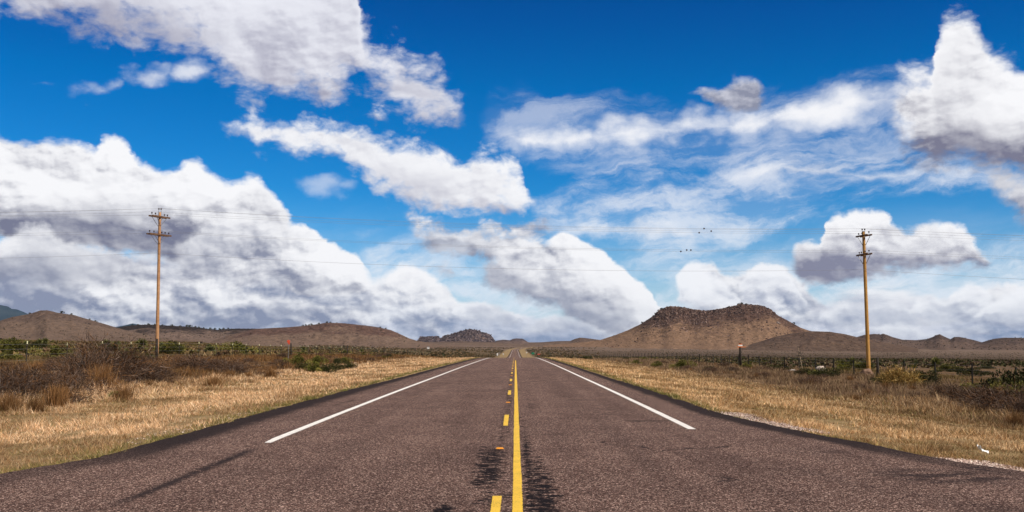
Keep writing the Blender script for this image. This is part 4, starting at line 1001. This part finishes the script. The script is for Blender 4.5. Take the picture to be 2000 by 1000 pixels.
def hill_scatter(name, hs, cnt, smin, smax, cols, label_, tmax=-.05, bias=1.0, rock=False, cat='scrub'):
    C = []; 
    for h, frac, p0, p1, t0, t1 in hs:
        m = int(cnt * frac)
        i = rng.uniform(np.searchsorted(h['P'], p0), min(np.searchsorted(h['P'], p1), len(h['P']) - 2), m)
        t = t0 + (t1 - t0) * rng.random(m) ** bias
        jj = np.interp(t, h['t'], np.arange(len(h['t'])))
        i0 = i.astype(int); j0 = np.clip(jj.astype(int), 0, len(h['t']) - 2); fi = i - i0; fj = jj - j0
        g_ = lambda A: (A[j0, i0] * (1 - fi) + A[j0, i0 + 1] * fi) * (1 - fj) + (A[j0 + 1, i0] * (1 - fi) + A[j0 + 1, i0 + 1] * fi) * fj
        C.append(np.stack([g_(h['wx']), g_(h['wy']), g_(h['z'])], -1))
    C = np.concatenate(C); n = len(C)
    S = smin * (smax / smin) ** (rng.random(n) ** 1.6)
    if not rock:
        v, f, c_ = tuft_mesh(C, S, palette(n, cols), 8); mt = M_scrub
    else:
        # angular blocks
        cube = np.array([(x, y, z) for x in (-1, 1) for y in (-1, 1) for z in (-1, 1)], float) * .5
        q = np.array([(0, 1, 3, 2), (4, 6, 7, 5), (0, 4, 5, 1), (2, 3, 7, 6), (0, 2, 6, 4), (1, 5, 7, 3)])
        v = cube[None] * rng.uniform(.6, 1.3, (n, 1, 3)) + rng.normal(size=(n, 8, 3)) * .12
        an = rng.uniform(0, 6.28, n); ca = np.cos(an)[:, None]; sa = np.sin(an)[:, None]
        tl_ = rng.normal(size=n)[:, None] * .35
        x_ = v[..., 0] * ca - v[..., 1] * sa; y_ = v[..., 0] * sa + v[..., 1] * ca; z_ = v[..., 2] + tl_ * x_
        v = np.stack([x_, y_, z_ * .8], -1) * S[:, None, None] + C[:, None, :]
        f = (q[None] + np.arange(n)[:, None, None] * 8).reshape(-1, 4); v = v.reshape(-1, 3)
        c_ = np.repeat(palette(n, cols), 8, 0); mt = M_rock
    o = np_mesh(name, v, f, mt, colr=c_)
    return tag(o, label_, cat, kind='stuff')
M_rock, gm, b = new_mat('weathered_rock', 1.0, 0.1)
gm.put(b, 'Base Color', gm.mix(1.0, attr(gm, 'Col', 'Color'), gm.ramp(gm.noise(pos(gm), .8, 5, .7), [(.3, (.7, .68, .68)), (.7, (1.25, 1.22, 1.2))]), 'MULTIPLY'))
RK = [(.10, .064, .054), (.145, .094, .078), (.07, .046, .040), (.20, .135, .108), (.28, .20, .165)]
hill_scatter('boulder_field', [(H6, .55, 1278, 1512, -.10, .0), (H6, .25, 1270, 1380, -.17, -.03), (H6, .16, 1240, 1550, -.30, -.03), (H6, .04, 1180, 1600, -.6, -.2)], 5200, .8, 4.2, RK, 'dark broken boulders covering the top of the mesa', rock=True, cat='boulders')
hill_scatter('boulder_field', [(H4, 1, 818, 967, -.9, .02)], 3600, 2, 8, [(.09, .07, .078), (.14, .11, .115), (.06, .05, .06), (.20, .16, .16)], 'purple grey boulders heaped over the distant rocky hill', rock=True, cat='boulders')
SH = [(.035, .032, .018), (.05, .042, .024), (.025, .022, .015), (.075, .06, .032)]
hill_scatter('hillside_scrub', [(H6, .55, 1180, 1600, -.7, -.02), (H6, .1, 1290, 1510, -.06, .01), (H7, .2, 1500, 1700, -.9, 0), (H5, .15, 1050, 1180, -.9, 0)], 650, 0.8, 2.2, SH, 'dark scrub dotting the mesa and its foothill')
hill_scatter('hillside_scrub', [(H2, .42, 225, 470, -.5, .02), (H2, .12, 240, 500, -.04, .02), (H1, .12, -50, 330, -.9, .01), (H3, .10, 450, 820, -.9, .0)], 2000, 0.9, 2.6, SH, 'dark scrub and junipers dotting the low hills on the left')  # thickest on the dark ridge, where it also stands in for cloud shade
hill_scatter('hillside_scrub', [(H8, .6, 1680, 1920, -.8, 0), (H9, .4, 1925, 2050, -.8, 0)], 700, 1.2, 3.4, SH, 'dark scrub dotting the low hills at the right edge')
# skyline junipers one can count
jun = shrub('juniper', [('foliage', leafy(420, 1.0, 1.6, DGRN, 9, .34), M_leaf), ('trunk', stems_mesh(5, .4, .9, (.08, .06, .045), .14), M_twig)])
def junipers(h, pxs, sizes, label_, group):
    for p, s in zip(pxs, sizes):
        q = hill_pt(h, p, -.004)
        place([jun], q.x, q.y, s, label_, 'juniper', group, 0, 1.0, .5, z=q.z)
junipers(H1, [121, 139, 175, 187, 57], [3.6, 2.4, 2.0, 2.0, 2.2], 'small dark juniper on the crest of the leftmost hill', 'junipers on the leftmost hill')
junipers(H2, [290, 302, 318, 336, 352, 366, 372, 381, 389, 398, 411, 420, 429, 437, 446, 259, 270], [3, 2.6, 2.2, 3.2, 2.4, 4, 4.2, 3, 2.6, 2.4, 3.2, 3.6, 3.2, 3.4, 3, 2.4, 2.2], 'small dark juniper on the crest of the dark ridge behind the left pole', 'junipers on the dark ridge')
junipers(H3, [591, 597, 603, 608, 623, 638, 645, 743, 753], [2.4, 2.6, 2.2, 2.8, 2.6, 2.6, 2, 2, 2.2], 'small dark juniper on the crest of the reddish hill left of the road', 'junipers on the reddish hill')
junipers(H6, [1253, 1291, 1286, 1423, 1441, 1447, 1456, 1491, 1548, 1398], [3.2, 3.4, 3, 2.8, 3.4, 4, 3, 2.8, 3.2, 2.6], 'small dark juniper on the skyline of the mesa', 'junipers on the mesa skyline')

# ---------------------------------------------------------------- utility poles
def wood(name, stops, sc_=1.0):
    m, gm, b = new_mat(name, 0.85, 0.15)
    P = objc(gm)
    n1 = gm.noise(gm.vmath('MULTIPLY', P, (1, 1, .05)), 30 * sc_, 5, .65); n2 = gm.noise(gm.vmath('MULTIPLY', P, (.4, .4, 1)), 2.2, 4, .7)
    gm.put(b, 'Base Color', gm.ramp(gm.add(gm.mul(n1, .6), gm.mul(n2, .4)), stops))
    bump(gm, b, n1, .5, .02)
    return m
M_poleL = wood('pale_pole_wood', [(.3, (.12, .055, .026)), (.46, (.38, .20, .095)), (.62, (.56, .32, .17)), (.75, (.70, .46, .28))])
M_poleR = wood('orange_pole_wood', [(.3, (.16, .075, .022)), (.46, (.44, .235, .07)), (.62, (.58, .33, .10)), (.75, (.68, .43, .17))])
M_arm = wood('weathered_arm_wood', [(.3, (.055, .032, .022)), (.5, (.14, .08, .05)), (.7, (.26, .16, .10))])
M_post = wood('dark_post_wood', [(.3, (.018, .014, .012)), (.55, (.04, .032, .026)), (.75, (.10, .08, .065))])
M_steel, gm, b = new_mat('galvanised_steel', .5, .5); b.inputs['Metallic'].default_value = .6
gm.put(b, 'Base Color', gm.ramp(gm.noise(pos(gm), 20, 4), [(.3, (.16, .155, .15)), (.7, (.42, .41, .40))]))
M_porc, gm, b = new_mat('brown_porcelain', .25, .6)
gm.put(b, 'Base Color', gm.ramp(gm.noise(pos(gm), 8, 3), [(.3, (.035, .022, .02)), (.7, (.08, .05, .045))]))

def insulator(p, root, s=1.0):
    mb = MB()
    mb.tube([p, p + Vector((0, 0, .12 * s))], .012, 6)
    mb.tube([p + Vector((0, 0, z * s)) for z in (.12, .14, .17, .20, .225, .25)], [.05 * s, .07 * s, .045 * s, .06 * s, .055 * s, .02 * s], 10)
    o = mb.build('insulator', M_porc, root, True)
    return o
def utility_pole(base, top, r0, r1, arms, ridge, mat, label_):
    root = empty('utility_pole', base)
    rel = lambda v: Vector(v) - Vector(base)
    mb = MB(); k = 14
    ax = rel(top)
    mb.tube([ax * (i / k) - Vector((0, 0, .4 if i == 0 else 0)) for i in range(k + 1)], [r0 + (r1 - r0) * i / k + random.uniform(-.003, .003) for i in range(k + 1)], 14)
    mb.build('pole_shaft', mat, root, True)
    for (c, a, b_, pins, side) in arms:
        c, a, b_ = rel(c), rel(a), rel(b_)
        d = (b_ - a).normalized(); nrm = d.cross(Vector((0, 0, 1))).normalized()
        off = [nrm * (r1 + .07), nrm * -(r1 + .07)]
        for o_ in off:
            mb = MB(); q = d.to_track_quat('X', 'Z').to_matrix()
            mb.box((a + b_) / 2 + o_, ((b_ - a).length, .095, .125), q)
            mb.build('crossarm', M_arm, root, bevel=.008)
        mb = MB()
        for f in (.09, .91, .5):
            p = a.lerp(b_, f); mb.bar(p + off[0] * 1.3, p + off[1] * 1.3, .03, .03)
        mb.build('arm_bolt', M_steel, root)
        foot = c - Vector((0, 0, .78)); 
        for f in (.2, .8):
            for o_ in off:
                mb = MB(); mb.bar(a.lerp(b_, f) + o_ * 1.35 - Vector((0, 0, .04)), foot + o_ * .72, .045, .012); mb.build('brace', M_steel, root)
        for f in pins: insulator(a.lerp(b_, f) + Vector((0, 0, .055)), root, 1.0)
    for p in ridge:
        p = rel(p)
        mb = MB(); mb.bar(p - Vector((0, 0, .45)), p, .05, .012); mb.build('pin_bracket', M_steel, root)
        insulator(p - Vector((0, 0, .02)), root, 1.05)
    tag(root, label_, 'utility pole', 'utility poles')
    return root
YL = 85.0; YR = 85.0
Lb = at(306.5, 690, YL); Lb.z = min(Lb.z, gz(Lb.x, YL) + .05); Lt = at(312.3, 414.5, YL)
uL_a, uL_b = at(294.5, 420.8, YL - 1.05), at(328.5, 426.3, YL + 1.05); uL_c = (uL_a + uL_b) / 2
lL_a, lL_b = at(289.5, 456.0, YL - 1.0), at(331.5, 461.2, YL + 1.0); lL_c = (lL_a + lL_b) / 2
utility_pole(Lb, Lt, .145, .105, [(uL_c, uL_a, uL_b, (.06, .26, .78, .95), 1), (lL_c, lL_a, lL_b, (.06, .26, .62, .78, .95), 1)],
             [at(310.2, 412, YL - .2), at(314.6, 412, YL + .2)], M_poleL, 'pale wooden utility pole with two crossarms left of the road')
Rb = at(1697, 731, YR); Rt = at(1686.5, 452, YR)
uR_a, uR_b = at(1676.2, 462.5, YR + 1.1), at(1698.3, 458.3, YR - 1.1); uR_c = (uR_a + uR_b) / 2
lR_a, lR_b = at(1677.4, 499.3, YR + 1.1), at(1698.5, 495.0, YR - 1.1); lR_c = (lR_a + lR_b) / 2
utility_pole(Rb, Rt, .168, .115, [(uR_c, uR_a, uR_b, (.05, .34, .95), 1), (lR_c, lR_a, lR_b, (.05, .25, .6, .95), 1)],
             [at(1684, 452, YR + .2), at(1689, 452, YR - .2)], M_poleR, 'orange wooden utility pole with two crossarms right of the road')

# conductors: each one continuous wire over both poles
M_wire, gm, b = new_mat('weathered_wire', .5, .4)
gm.put(b, 'Base Color', gm.ramp(gm.noise(pos(gm), .8, 3), [(.3, (.20, .20, .21)), (.7, (.34, .34, .35))]))
WP = {}
def wire(key, a, b_, dl, dr, sag, label_, r=.0062):
    pl = at(-230, a[1] + dl * 1.75, YL + 1); pr = at(2230, b_[1] + dr * 1.7, YR + 1)
    A = at(a[0], a[1], a[2]); B = at(b_[0], b_[1], b_[2])
    pts = []
    def span(p, q, sg, n):
        for i in range(n):
            t = i / n; v = p.lerp(q, t); v.z -= 4 * sg * t * (1 - t); pts.append(v)
    span(pl, A, .10, 14); span(A, B, sag, 60); span(B, pr, .10, 14); pts.append(pr)
    mb = MB(); mb.tube(pts, r, 5)
    tag(mb.build('power_line', M_wire, None, True), label_, 'wire', 'wires strung across the road')
    WP[key] = (A, B, sag)
hp = .25 / YL * F
wire('a', (310.2, 407.2, YL - .2), (1684, 446.8, YR + .2), 5, 11, .52, 'topmost wire, carried on the left ridge pins of both poles')
wire('a2', (314.6, 407, YL + .2), (1689, 446.6, YR - .2), 6, 12, .62, 'second topmost wire, carried on the right ridge pins of both poles')
wire('b', (296.5, 413.5, YL - .98), (1697.2, 451.5, YR - 1.0), 6, 12, .50, 'wire on the nearer end of the upper crossarms')
wire('c', (327, 419.5, YL + .98), (1677.3, 456, YR + 1.0), 0.5, 12, .42, 'wire on the farther end of the upper crossarms')
wire('d', (292, 449.2, YL - .9), (1697.4, 488.3, YR - 1.0), 5, 12, .55, 'wire on the nearer end of the lower crossarms')
wire('e', (329.5, 454.6, YL + .9), (1678.5, 492.3, YR + 1.0), 3, 12, .48, 'wire on the farther end of the lower crossarms')
wire('f', (308.5, 494, YL - .15), (1688, 526.5, YR - .2), 8, 17, .62, 'lowest single wire strung below the crossarms', .008)
for key, px, nm in (('a', 1379, 'topmost of the three black line markers on the upper wires'), ('b', 1388, 'rightmost of the three black line markers on the upper wires'), ('c', 1373, 'leftmost of the three black line markers on the upper wires'),
                    ('d', 1348, 'rightmost of the three black line markers on the lower wires'), ('d', 1340, 'middle of the three black line markers on the lower wires'), ('e', 1336, 'leftmost of the three black line markers on the lower wires')):
    A, B, sg = WP[key]
    pa = A; x = xat(px, 85); t = (x - A.x) / (B.x - A.x); v = A.lerp(B, t); v.z -= 4 * sg * t * (1 - t)
    mb = MB(); rr = [.0, .045, .068, .075, .068, .045, .0]
    mb.tube([v + Vector(((i - 3) * .025, 0, 0)) for i in range(7)], [max(k_, .004) for k_ in rr], 10)
    tag(mb.build('line_marker', M_porc, None, True), nm, 'line marker', 'markers clipped to the wires')

# ---------------------------------------------------------------- fences
M_tpost, gm, b = new_mat('painted_steel_post', .7, .3)
gm.put(b, 'Base Color', gm.ramp(gm.noise(pos(gm), 9, 4), [(.3, (.014, .014, .012)), (.7, (.035, .03, .024))]))
M_tip, gm, b = new_mat('pale_post_tip', .7, .3); gm.put(b, 'Base Color', gm.ramp(gm.noise(pos(gm), 14, 3), [(.3, (.62, .60, .30)), (.7, (.80, .78, .52))]))
def fence(name, X0, ylist, woods, tip, label_, h=1.25):
    root = empty(name, (X0, ylist[0], gz(X0, ylist[0])))
    o0 = root.location.copy(); tops = []
    for y in ylist:
        z = gz(X0, y); lean = random.uniform(-.04, .04)
        if y in woods:
            mb = MB(); hh = h + .25
            mb.tube([Vector((X0 + lean * k, y, z - .2 + (hh + .2) * k)) - o0 for k in (0, .5, 1)], [.10, .095, .085], 10)
            mb.build('wooden_post', M_post, root, True)
        else:
            hh = h + random.uniform(-.04, .06)
            mb = MB(); st_ = 1.0 if tip else 2.0; a = Vector((X0, y, z - .2)) - o0; b_ = Vector((X0 + lean, y + random.uniform(-.02, .02), z + hh)) - o0
            mb.bar(a, b_, .048 * st_, .012 * st_ * 2); mb.bar(a + Vector((0, .02 * st_, 0)), b_ + Vector((0, .02 * st_, 0)), .012 * st_, .04 * st_)
            po = mb.build('steel_post', M_tpost, root)
            if tip:
                d = (b_ - a).normalized(); mb = MB(); mb.bar(b_ - d * .15, b_ + d * .01, .052, .030); mb.build('tip', M_tip, po)
        tops.append((y, z))
    for f in (.25, .5, .72, .92):
        mb = MB(); pts = []
        for i, (y, z) in enumerate(tops):
            pts.append(Vector((X0 + .02, y, z + h * f)) - o0)
            if i < len(tops) - 1:
                y2, z2 = tops[i + 1]; pts.append(Vector((X0 + .02, (y + y2) / 2, (z + z2) / 2 + h * f - .015)) - o0)
        mb.tube(pts, .0032, 4); mb.build('barbed_wire', M_wire, root)
    tag(root, label_, 'fence')
    return root
ylR = [38.7 + 5.15 * k for k in range(0, 60)]
fence('wire_fence', 26.0, ylR, {ylR[7]}, False, 'barbed wire fence with dark posts along the right field')
ylL = [41.2 + 5.15 * k for k in range(0, 56)]
wl = {ylL[7], ylL[16], ylL[24], ylL[33], ylL[42]}
fence('wire_fence', -26.7, ylL, wl, True, 'barbed wire fence with yellow tipped posts along the left field', 1.3)

# ---------------------------------------------------------------- striped wooden marker on the right, red marker on the left
M_orange, gm, b = new_mat('orange_paint', .6, .3); gm.put(b, 'Base Color', gm.ramp(gm.noise(pos(gm), 6, 3), [(.3, (.62, .15, .03)), (.7, (.78, .22, .05))]))
M_red, gm, b = new_mat('red_orange_paint', .6, .3); gm.put(b, 'Base Color', gm.ramp(gm.noise(pos(gm), 6, 3), [(.3, (.60, .06, .03)), (.7, (.75, .11, .05))]))
M_wpaint, gm, b = new_mat('white_panel_paint', .6, .3); gm.put(b, 'Base Color', gm.ramp(gm.noise(pos(gm), 5, 3), [(.3, (.70, .70, .68)), (.7, (.85, .85, .83))]))
M_green, gm, b = new_mat('green_sign_sheeting', .5, .4); gm.put(b, 'Base Color', gm.ramp(gm.noise(pos(gm), 2, 3), [(.3, (.01, .17, .09)), (.7, (.015, .22, .12))]))
my = 112.0; bx_ = xat(1445.5, my); base = Vector((bx_, my, gz(bx_, my)))
root = empty('marker_post', base)
tp = at(1445.3, 670, my) - base
mb = MB(); mb.tube([Vector((0, 0, -.3)), tp * .5, tp * .93], [.13, .125, .12], 12); mb.build('wooden_post', M_post, root, True)
mb = MB(); mb.tube([tp * .93, tp * .955, tp * 1.0, tp * 1.02], [.125, .13, .10, .03], 12); mb.build('cap', M_post, root, True)
zc = at(1445, 674.7, my).z - base.z
mb = MB(); mb.box((0, -.15, zc), (.44, .03, .15)); mb.build('white_band', M_wpaint, root)
mb = MB(); mb.box((0, -.145, zc + .135), (.36, .03, .10)); mb.box((-.02, -.145, zc - .14), (.60, .03, .10)); mb.box((.42, -.12, zc - .17), (.34, .025, .05)); mb.build('orange_band', M_orange, root)
tag(root, 'thick dark wooden post with orange and white bands by the right fence', 'marker post')

ry = 96.0; rx = xat(563.5, ry); base = Vector((rx, ry, gz(rx, ry))); root = empty('red_marker', base)
zt = at(563, 667, ry).z - base.z
mb = MB(); mb.bar((0, 0, -.2), (0.02, 0, zt), .045, .045); mb.build('stake', M_steel, root)
bmv = MB(); bmv.tube([Vector((0, -.04 + .02 * i, zt)) for i in (0, 1, 2)], [.13, .15, .13], 10); bmv.box((0.05, -.0, zt - .18), (.14, .05, .16))
bmv.build('disc', M_red, root); tag(root, 'red orange disc on a thin stake above the green shrubs on the left', 'marker')

# ---------------------------------------------------------------- small signs beyond the crest
def small_sign(px, row, y, w, h, mat, label_, name='road_sign', posts=1, cat='sign'):
    p = at(px, row, y); gzv = gz(p.x, y); root = empty(name, (p.x, y, gzv)); zc = max(p.z - gzv, h)
    for k in range(posts):
        dx_ = 0 if posts == 1 else (-w * .35 + w * .7 * k)
        mb = MB(); mb.bar((dx_, .03, -.3), (dx_, .03, zc + h * .4), .06, .05); mb.build('post', M_steel, root)
    mb = MB(); mb.box((0, 0, zc), (w, .02, h)); mb.build('panel', mat, root, bevel=.004)
    tag(root, label_, cat)
small_sign(1041, 690.3, 285, .80, .50, M_green, 'small green road sign beyond the crest right of the road', posts=2)
small_sign(1052.5, 692, 292, .72, .2, M_red, 'low red panel just right of the small green sign')
small_sign(971.5, 692.3, 270, .34, .55, M_wpaint, 'white reflector panel left of the road beyond the crest', 'object_marker', cat='marker')
small_sign(975.5, 689.5, 276, .42, .22, M_steel, 'grey panel just right of the white reflector panel', 'object_marker', cat='marker')
small_sign(983, 691.5, 560, .5, .6, M_wpaint, 'tiny white marker left of the far road', 'object_marker', cat='marker')
small_sign(1028.5, 688.6, 560, .6, .5, M_wpaint, 'tiny white marker right of the far road', 'object_marker', cat='marker')
# white hut far out on the plain
p = at(836.5, 672, 1500); root = empty('hut', (p.x, 1500, gz(p.x, 1500)))
mb = MB(); mb.box((0, 0, 1.3), (3.2, 2.6, 2.6)); mb.build('wall', M_wpaint, root)
mb = MB(); b0_ = len(mb.v)
for x_ in (-1.8, 1.8):
    for yz in ((-1.6, 2.6), (0, 3.5), (1.6, 2.6)): mb.v.append(Vector((x_, yz[0], yz[1])))
mb.f += [(0, 1, 4, 3), (1, 2, 5, 4), (0, 2, 1), (3, 4, 5), (0, 3, 5, 2)]; mb.build('roof', M_steel, root)
tag(root, 'tiny white hut on the far plain left of the rocky hill', 'hut')

# ---------------------------------------------------------------- raised pavement markers between the dashes
M_amber, gm, b = new_mat('amber_plastic', .35, .5); gm.put(b, 'Base Color', gm.ramp(gm.noise(pos(gm), 30, 3), [(.3, (.72, .24, .015)), (.7, (.85, .34, .03))]))
M_body, gm, b = new_mat('marker_body', .5, .4); gm.put(b, 'Base Color', gm.ramp(gm.noise(pos(gm), 40, 3), [(.3, (.40, .20, .03)), (.7, (.55, .30, .05))]))
def pavement_marker():
    root = empty('pavement_marker', (0, 0, 0)); mb = MB()
    v = [(-.055, -.045, 0), (.055, -.045, 0), (.055, .045, 0), (-.055, .045, 0), (-.04, -.022, .018), (.04, -.022, .018), (.04, .022, .018), (-.04, .022, .018)]
    mb.v = [Vector(k) for k in v]; mb.f = [(0, 3, 2, 1), (4, 5, 6, 7), (1, 2, 6, 5), (0, 4, 7, 3), (0, 1, 5, 4), (2, 3, 7, 6)]
    mb.build('body', M_body, root)
    mb = MB(); mb.v = [Vector(k) for k in ((-.05, -.0455, .002), (.05, -.0455, .002), (.038, -.0235, .0175), (-.038, -.0235, .0175))]; mb.f = [(0, 1, 2, 3)]
    mb.build('reflector', M_amber, root)
    return root
pm = pavement_marker()
names = ['nearest', 'second nearest', 'third nearest', 'fourth nearest', 'fifth nearest', 'sixth nearest', 'seventh nearest', 'eighth nearest']
m0 = yat(875.5)
for k in range(8):
    o = pm if k == 0 else copy_tree(pm)
    y = m0 + CYC * k; x = (-.235 if k == 0 else -.195)
    o.location = (x, y, float(road_top(x, y)) + .004); o.rotation_euler = (0, 0, random.uniform(-.05, .12)); o.scale = (1.15, 1.15, 1.15)
    tag(o, names[k] + ' amber raised marker left of the yellow line', 'road marker', 'amber markers along the centre of the road')

# ---------------------------------------------------------------- dead stalk, rocks, mound, litter
sy = 97.0; sx_ = xat(1567, sy); base = Vector((sx_, sy, gz(sx_, sy))); root = empty('dead_stalk', base)
top = at(1559, 676, sy) - base; mid = at(1563.5, 703, sy) - base
M_stalk, gm, b = new_mat('pale_dead_stalk', .9, .1); gm.put(b, 'Base Color', gm.ramp(gm.noise(pos(gm), 5, 3), [(.3, (.40, .30, .20)), (.7, (.62, .50, .36))]))
mb = MB(); mb.tube([Vector((0, 0, -.1)), mid, mid.lerp(top, .5), top], [.035, .028, .02, .008], 7); mb.build('stalk', M_stalk, root, True)
n = 90; tt = rng.uniform(.0, 1.0, n); pb = np.array([tuple(mid.lerp(top, float(t))) for t in tt])
dd = rng.normal(size=(n, 3)) * np.array([1, 1, .4]) + np.array([0, 0, .35])
v, f, c_ = spikes(pb, dd, (.42 - .3 * tt) * rng.uniform(.5, 1.1, n), .045, palette(n, [(.05, .04, .035), (.09, .07, .055)]), leaf=True)
np_mesh('seed_pods', v, f, M_twig, root, c_)
tag(root, 'tall thin dead flower stalk with dark pods by the right fence', 'plant')

def rock_mesh(name, c, s, colr, label_, cat='rock', seed=0, detail=3, group=None):
    import bmesh
    bm = bmesh.new(); bmesh.ops.create_icosphere(bm, subdivisions=detail, radius=1)
    for v in bm.verts:
        q = v.co; nn = vn(q.x * 1.7 + seed, q.y * 1.7 + q.z * 2.3, seed) + .4 * vn(q.x * 4 + seed, q.z * 4 + q.y * 3, seed + 2)
        v.co = Vector((q.x * s[0], q.y * s[1], q.z * s[2])) * (.65 + .5 * float(nn))
    me = bpy.data.meshes.new(name); bm.to_mesh(me); bm.free()
    m, gmr, br = new_mat(name + '_stone', 1.0, .1)
    gmr.put(br, 'Base Color', gmr.ramp(gmr.noise(pos(gmr), 6, 5, .7), [(.3, tuple(k * .55 for k in colr)), (.6, colr), (.75, tuple(min(.9, k * 1.3) for k in colr))]))
    bump(gmr, br, gmr.noise(pos(gmr), 14, 5, .7), .8, .04)
    me.materials.append(m); o = bpy.data.objects.new(name, me); col.objects.link(o); o.location = c
    return tag(o, label_, cat, group)
x_ = xat(1601, 90); rock_mesh('pale_rock', (x_, 90, gz(x_, 90) + .25), (.48, .4, .36), (.60, .50, .43), 'pale rock beyond the fence between dead stalk and right pole', seed=3)
x_ = xat(1541, 96); rock_mesh('pale_rock', (x_, 95, gz(x_, 95) + .05), (.4, .25, .12), (.55, .50, .46), 'small flat pale stone left of the dead stalk', seed=5)
x_ = xat(1692, 80); rock_mesh('dirt_mound', (x_, 80, gz(x_, 80) + .05), (.55, .5, .48), (.27, .17, .12), 'pinkish heap of dirt at the foot of the right pole', 'mound', seed=8, detail=4)
q = hill_pt(H6, 1518, -.13); rock_mesh('large_boulder', (q.x, q.y, q.z + 1.5), (5.5, 4, 3.6), (.30, .24, .21), 'largest lone boulder low on the right slope of the mesa', 'boulder', seed=4)

# crumpled white litter on the right verge
M_paper, gm, b = new_mat('white_paper', .7, .3); gm.put(b, 'Base Color', gm.ramp(gm.noise(pos(gm), 12, 3), [(.3, (.72, .75, .78)), (.7, (.88, .88, .86))]))
ly = 16.6; lx = (1890 - 1006.5) / F * ly * 1.02; lz = gz(lx, ly)
gx_ = np.linspace(-1, 1, 12); A_, B_ = np.meshgrid(gx_, gx_)
zz = .05 + .05 * vn(A_ * 2 + 3, B_ * 2, 3) - .03 * np.abs(A_ + .2) + .11 * np.clip(-A_ - .55, 0, 1) * 2
Vp = np.stack([A_ * .085 * (1 - .3 * B_ ** 2), B_ * .05, zz], -1); ii = np.arange(144).reshape(12, 12)
Fp = np.stack([ii[:-1, :-1], ii[:-1, 1:], ii[1:, 1:], ii[1:, :-1]], -1).reshape(-1, 4)
o = np_mesh('litter', Vp, Fp, M_paper); o.location = (lx, ly, lz + .03)
sol = o.modifiers.new('thick', 'SOLIDIFY'); sol.thickness = .004
tag(o, 'crumpled white scrap of litter lying in the right verge grass', 'litter')

# loose gravel along the turn-off edge and small stones on the verges
def gravel(name, cnt, xf, y0, y1, smin, smax, label_):
    y = rng.uniform(y0, y1, cnt); x, z = xf(y, cnt)
    n = cnt; S = rng.uniform(smin, smax, n)
    octa = np.array([(1, 0, 0), (-1, 0, 0), (0, 1, 0), (0, -1, 0), (0, 0, 1), (0, 0, -1)], float)
    v = octa[None] * rng.uniform(.6, 1.2, (n, 6, 1)) * np.array([1, .8, .6]); an = rng.uniform(0, 6.28, n)[:, None]
    v = np.stack([v[..., 0] * np.cos(an) - v[..., 1] * np.sin(an), v[..., 0] * np.sin(an) + v[..., 1] * np.cos(an), v[..., 2]], -1) * S[:, None, None]
    v += np.stack([x, y, z + S * .3], -1)[:, None, :]
    q = np.array([(0, 2, 4), (2, 1, 4), (1, 3, 4), (3, 0, 4), (2, 0, 5), (1, 2, 5), (3, 1, 5), (0, 3, 5)])
    f = (q[None] + np.arange(n)[:, None, None] * 6).reshape(-1, 3)
    o = np_mesh(name, v.reshape(-1, 3), f, M_rock, colr=np.repeat(palette(n, [(.50, .37, .32), (.66, .53, .46), (.32, .22, .19), (.80, .69, .61), (.13, .09, .08)]), 6, 0))
    return tag(o, label_, 'gravel', kind='stuff')
def xr_(w0, w1):
    def f(y, n):
        x = edge_r(y) + w0 + (w1 - w0) * rng.random(n) ** 1.2; return x, ground_z(x, y, False)
    return f
gravel('gravel', 11000, xr_(.22, 1.35), 10.5, 15.8, .007, .024, 'pinkish gravel along the outer edge of the turn-off')
gravel('gravel', 2200, xr_(.02, .75), 19.5, 25, .008, .022, 'pinkish gravel patch beside the asphalt past the right edge line')
def xl_(y, n):
    x = edge_l(y) - .25 - .6 * rng.random(n); return x, ground_z(x, y, False)
gravel('gravel', 260, xl_, 17, 25, .008, .024, 'sparse pale gravel patch in the left verge grass')

# ---------------------------------------------------------------- the air: far mountains fade to blue
mb = MB(); mb.box((0, 8500, 238), (30000, 21000, 536))
hz_m = bpy.data.materials.new('air'); hz_m.use_nodes = True; hz_m.node_tree.nodes.clear()
pv = hz_m.node_tree.nodes.new('ShaderNodeVolumePrincipled'); ho = hz_m.node_tree.nodes.new('ShaderNodeOutputMaterial')
pv.inputs['Color'].default_value = (0.40, 0.66, 1.0, 1); pv.inputs['Density'].default_value = 0.000009; pv.inputs['Anisotropy'].default_value = 0.0
hz_m.node_tree.links.new(pv.outputs[0], ho.inputs['Volume'])
tag(mb.build('haze', hz_m), kind='stuff')
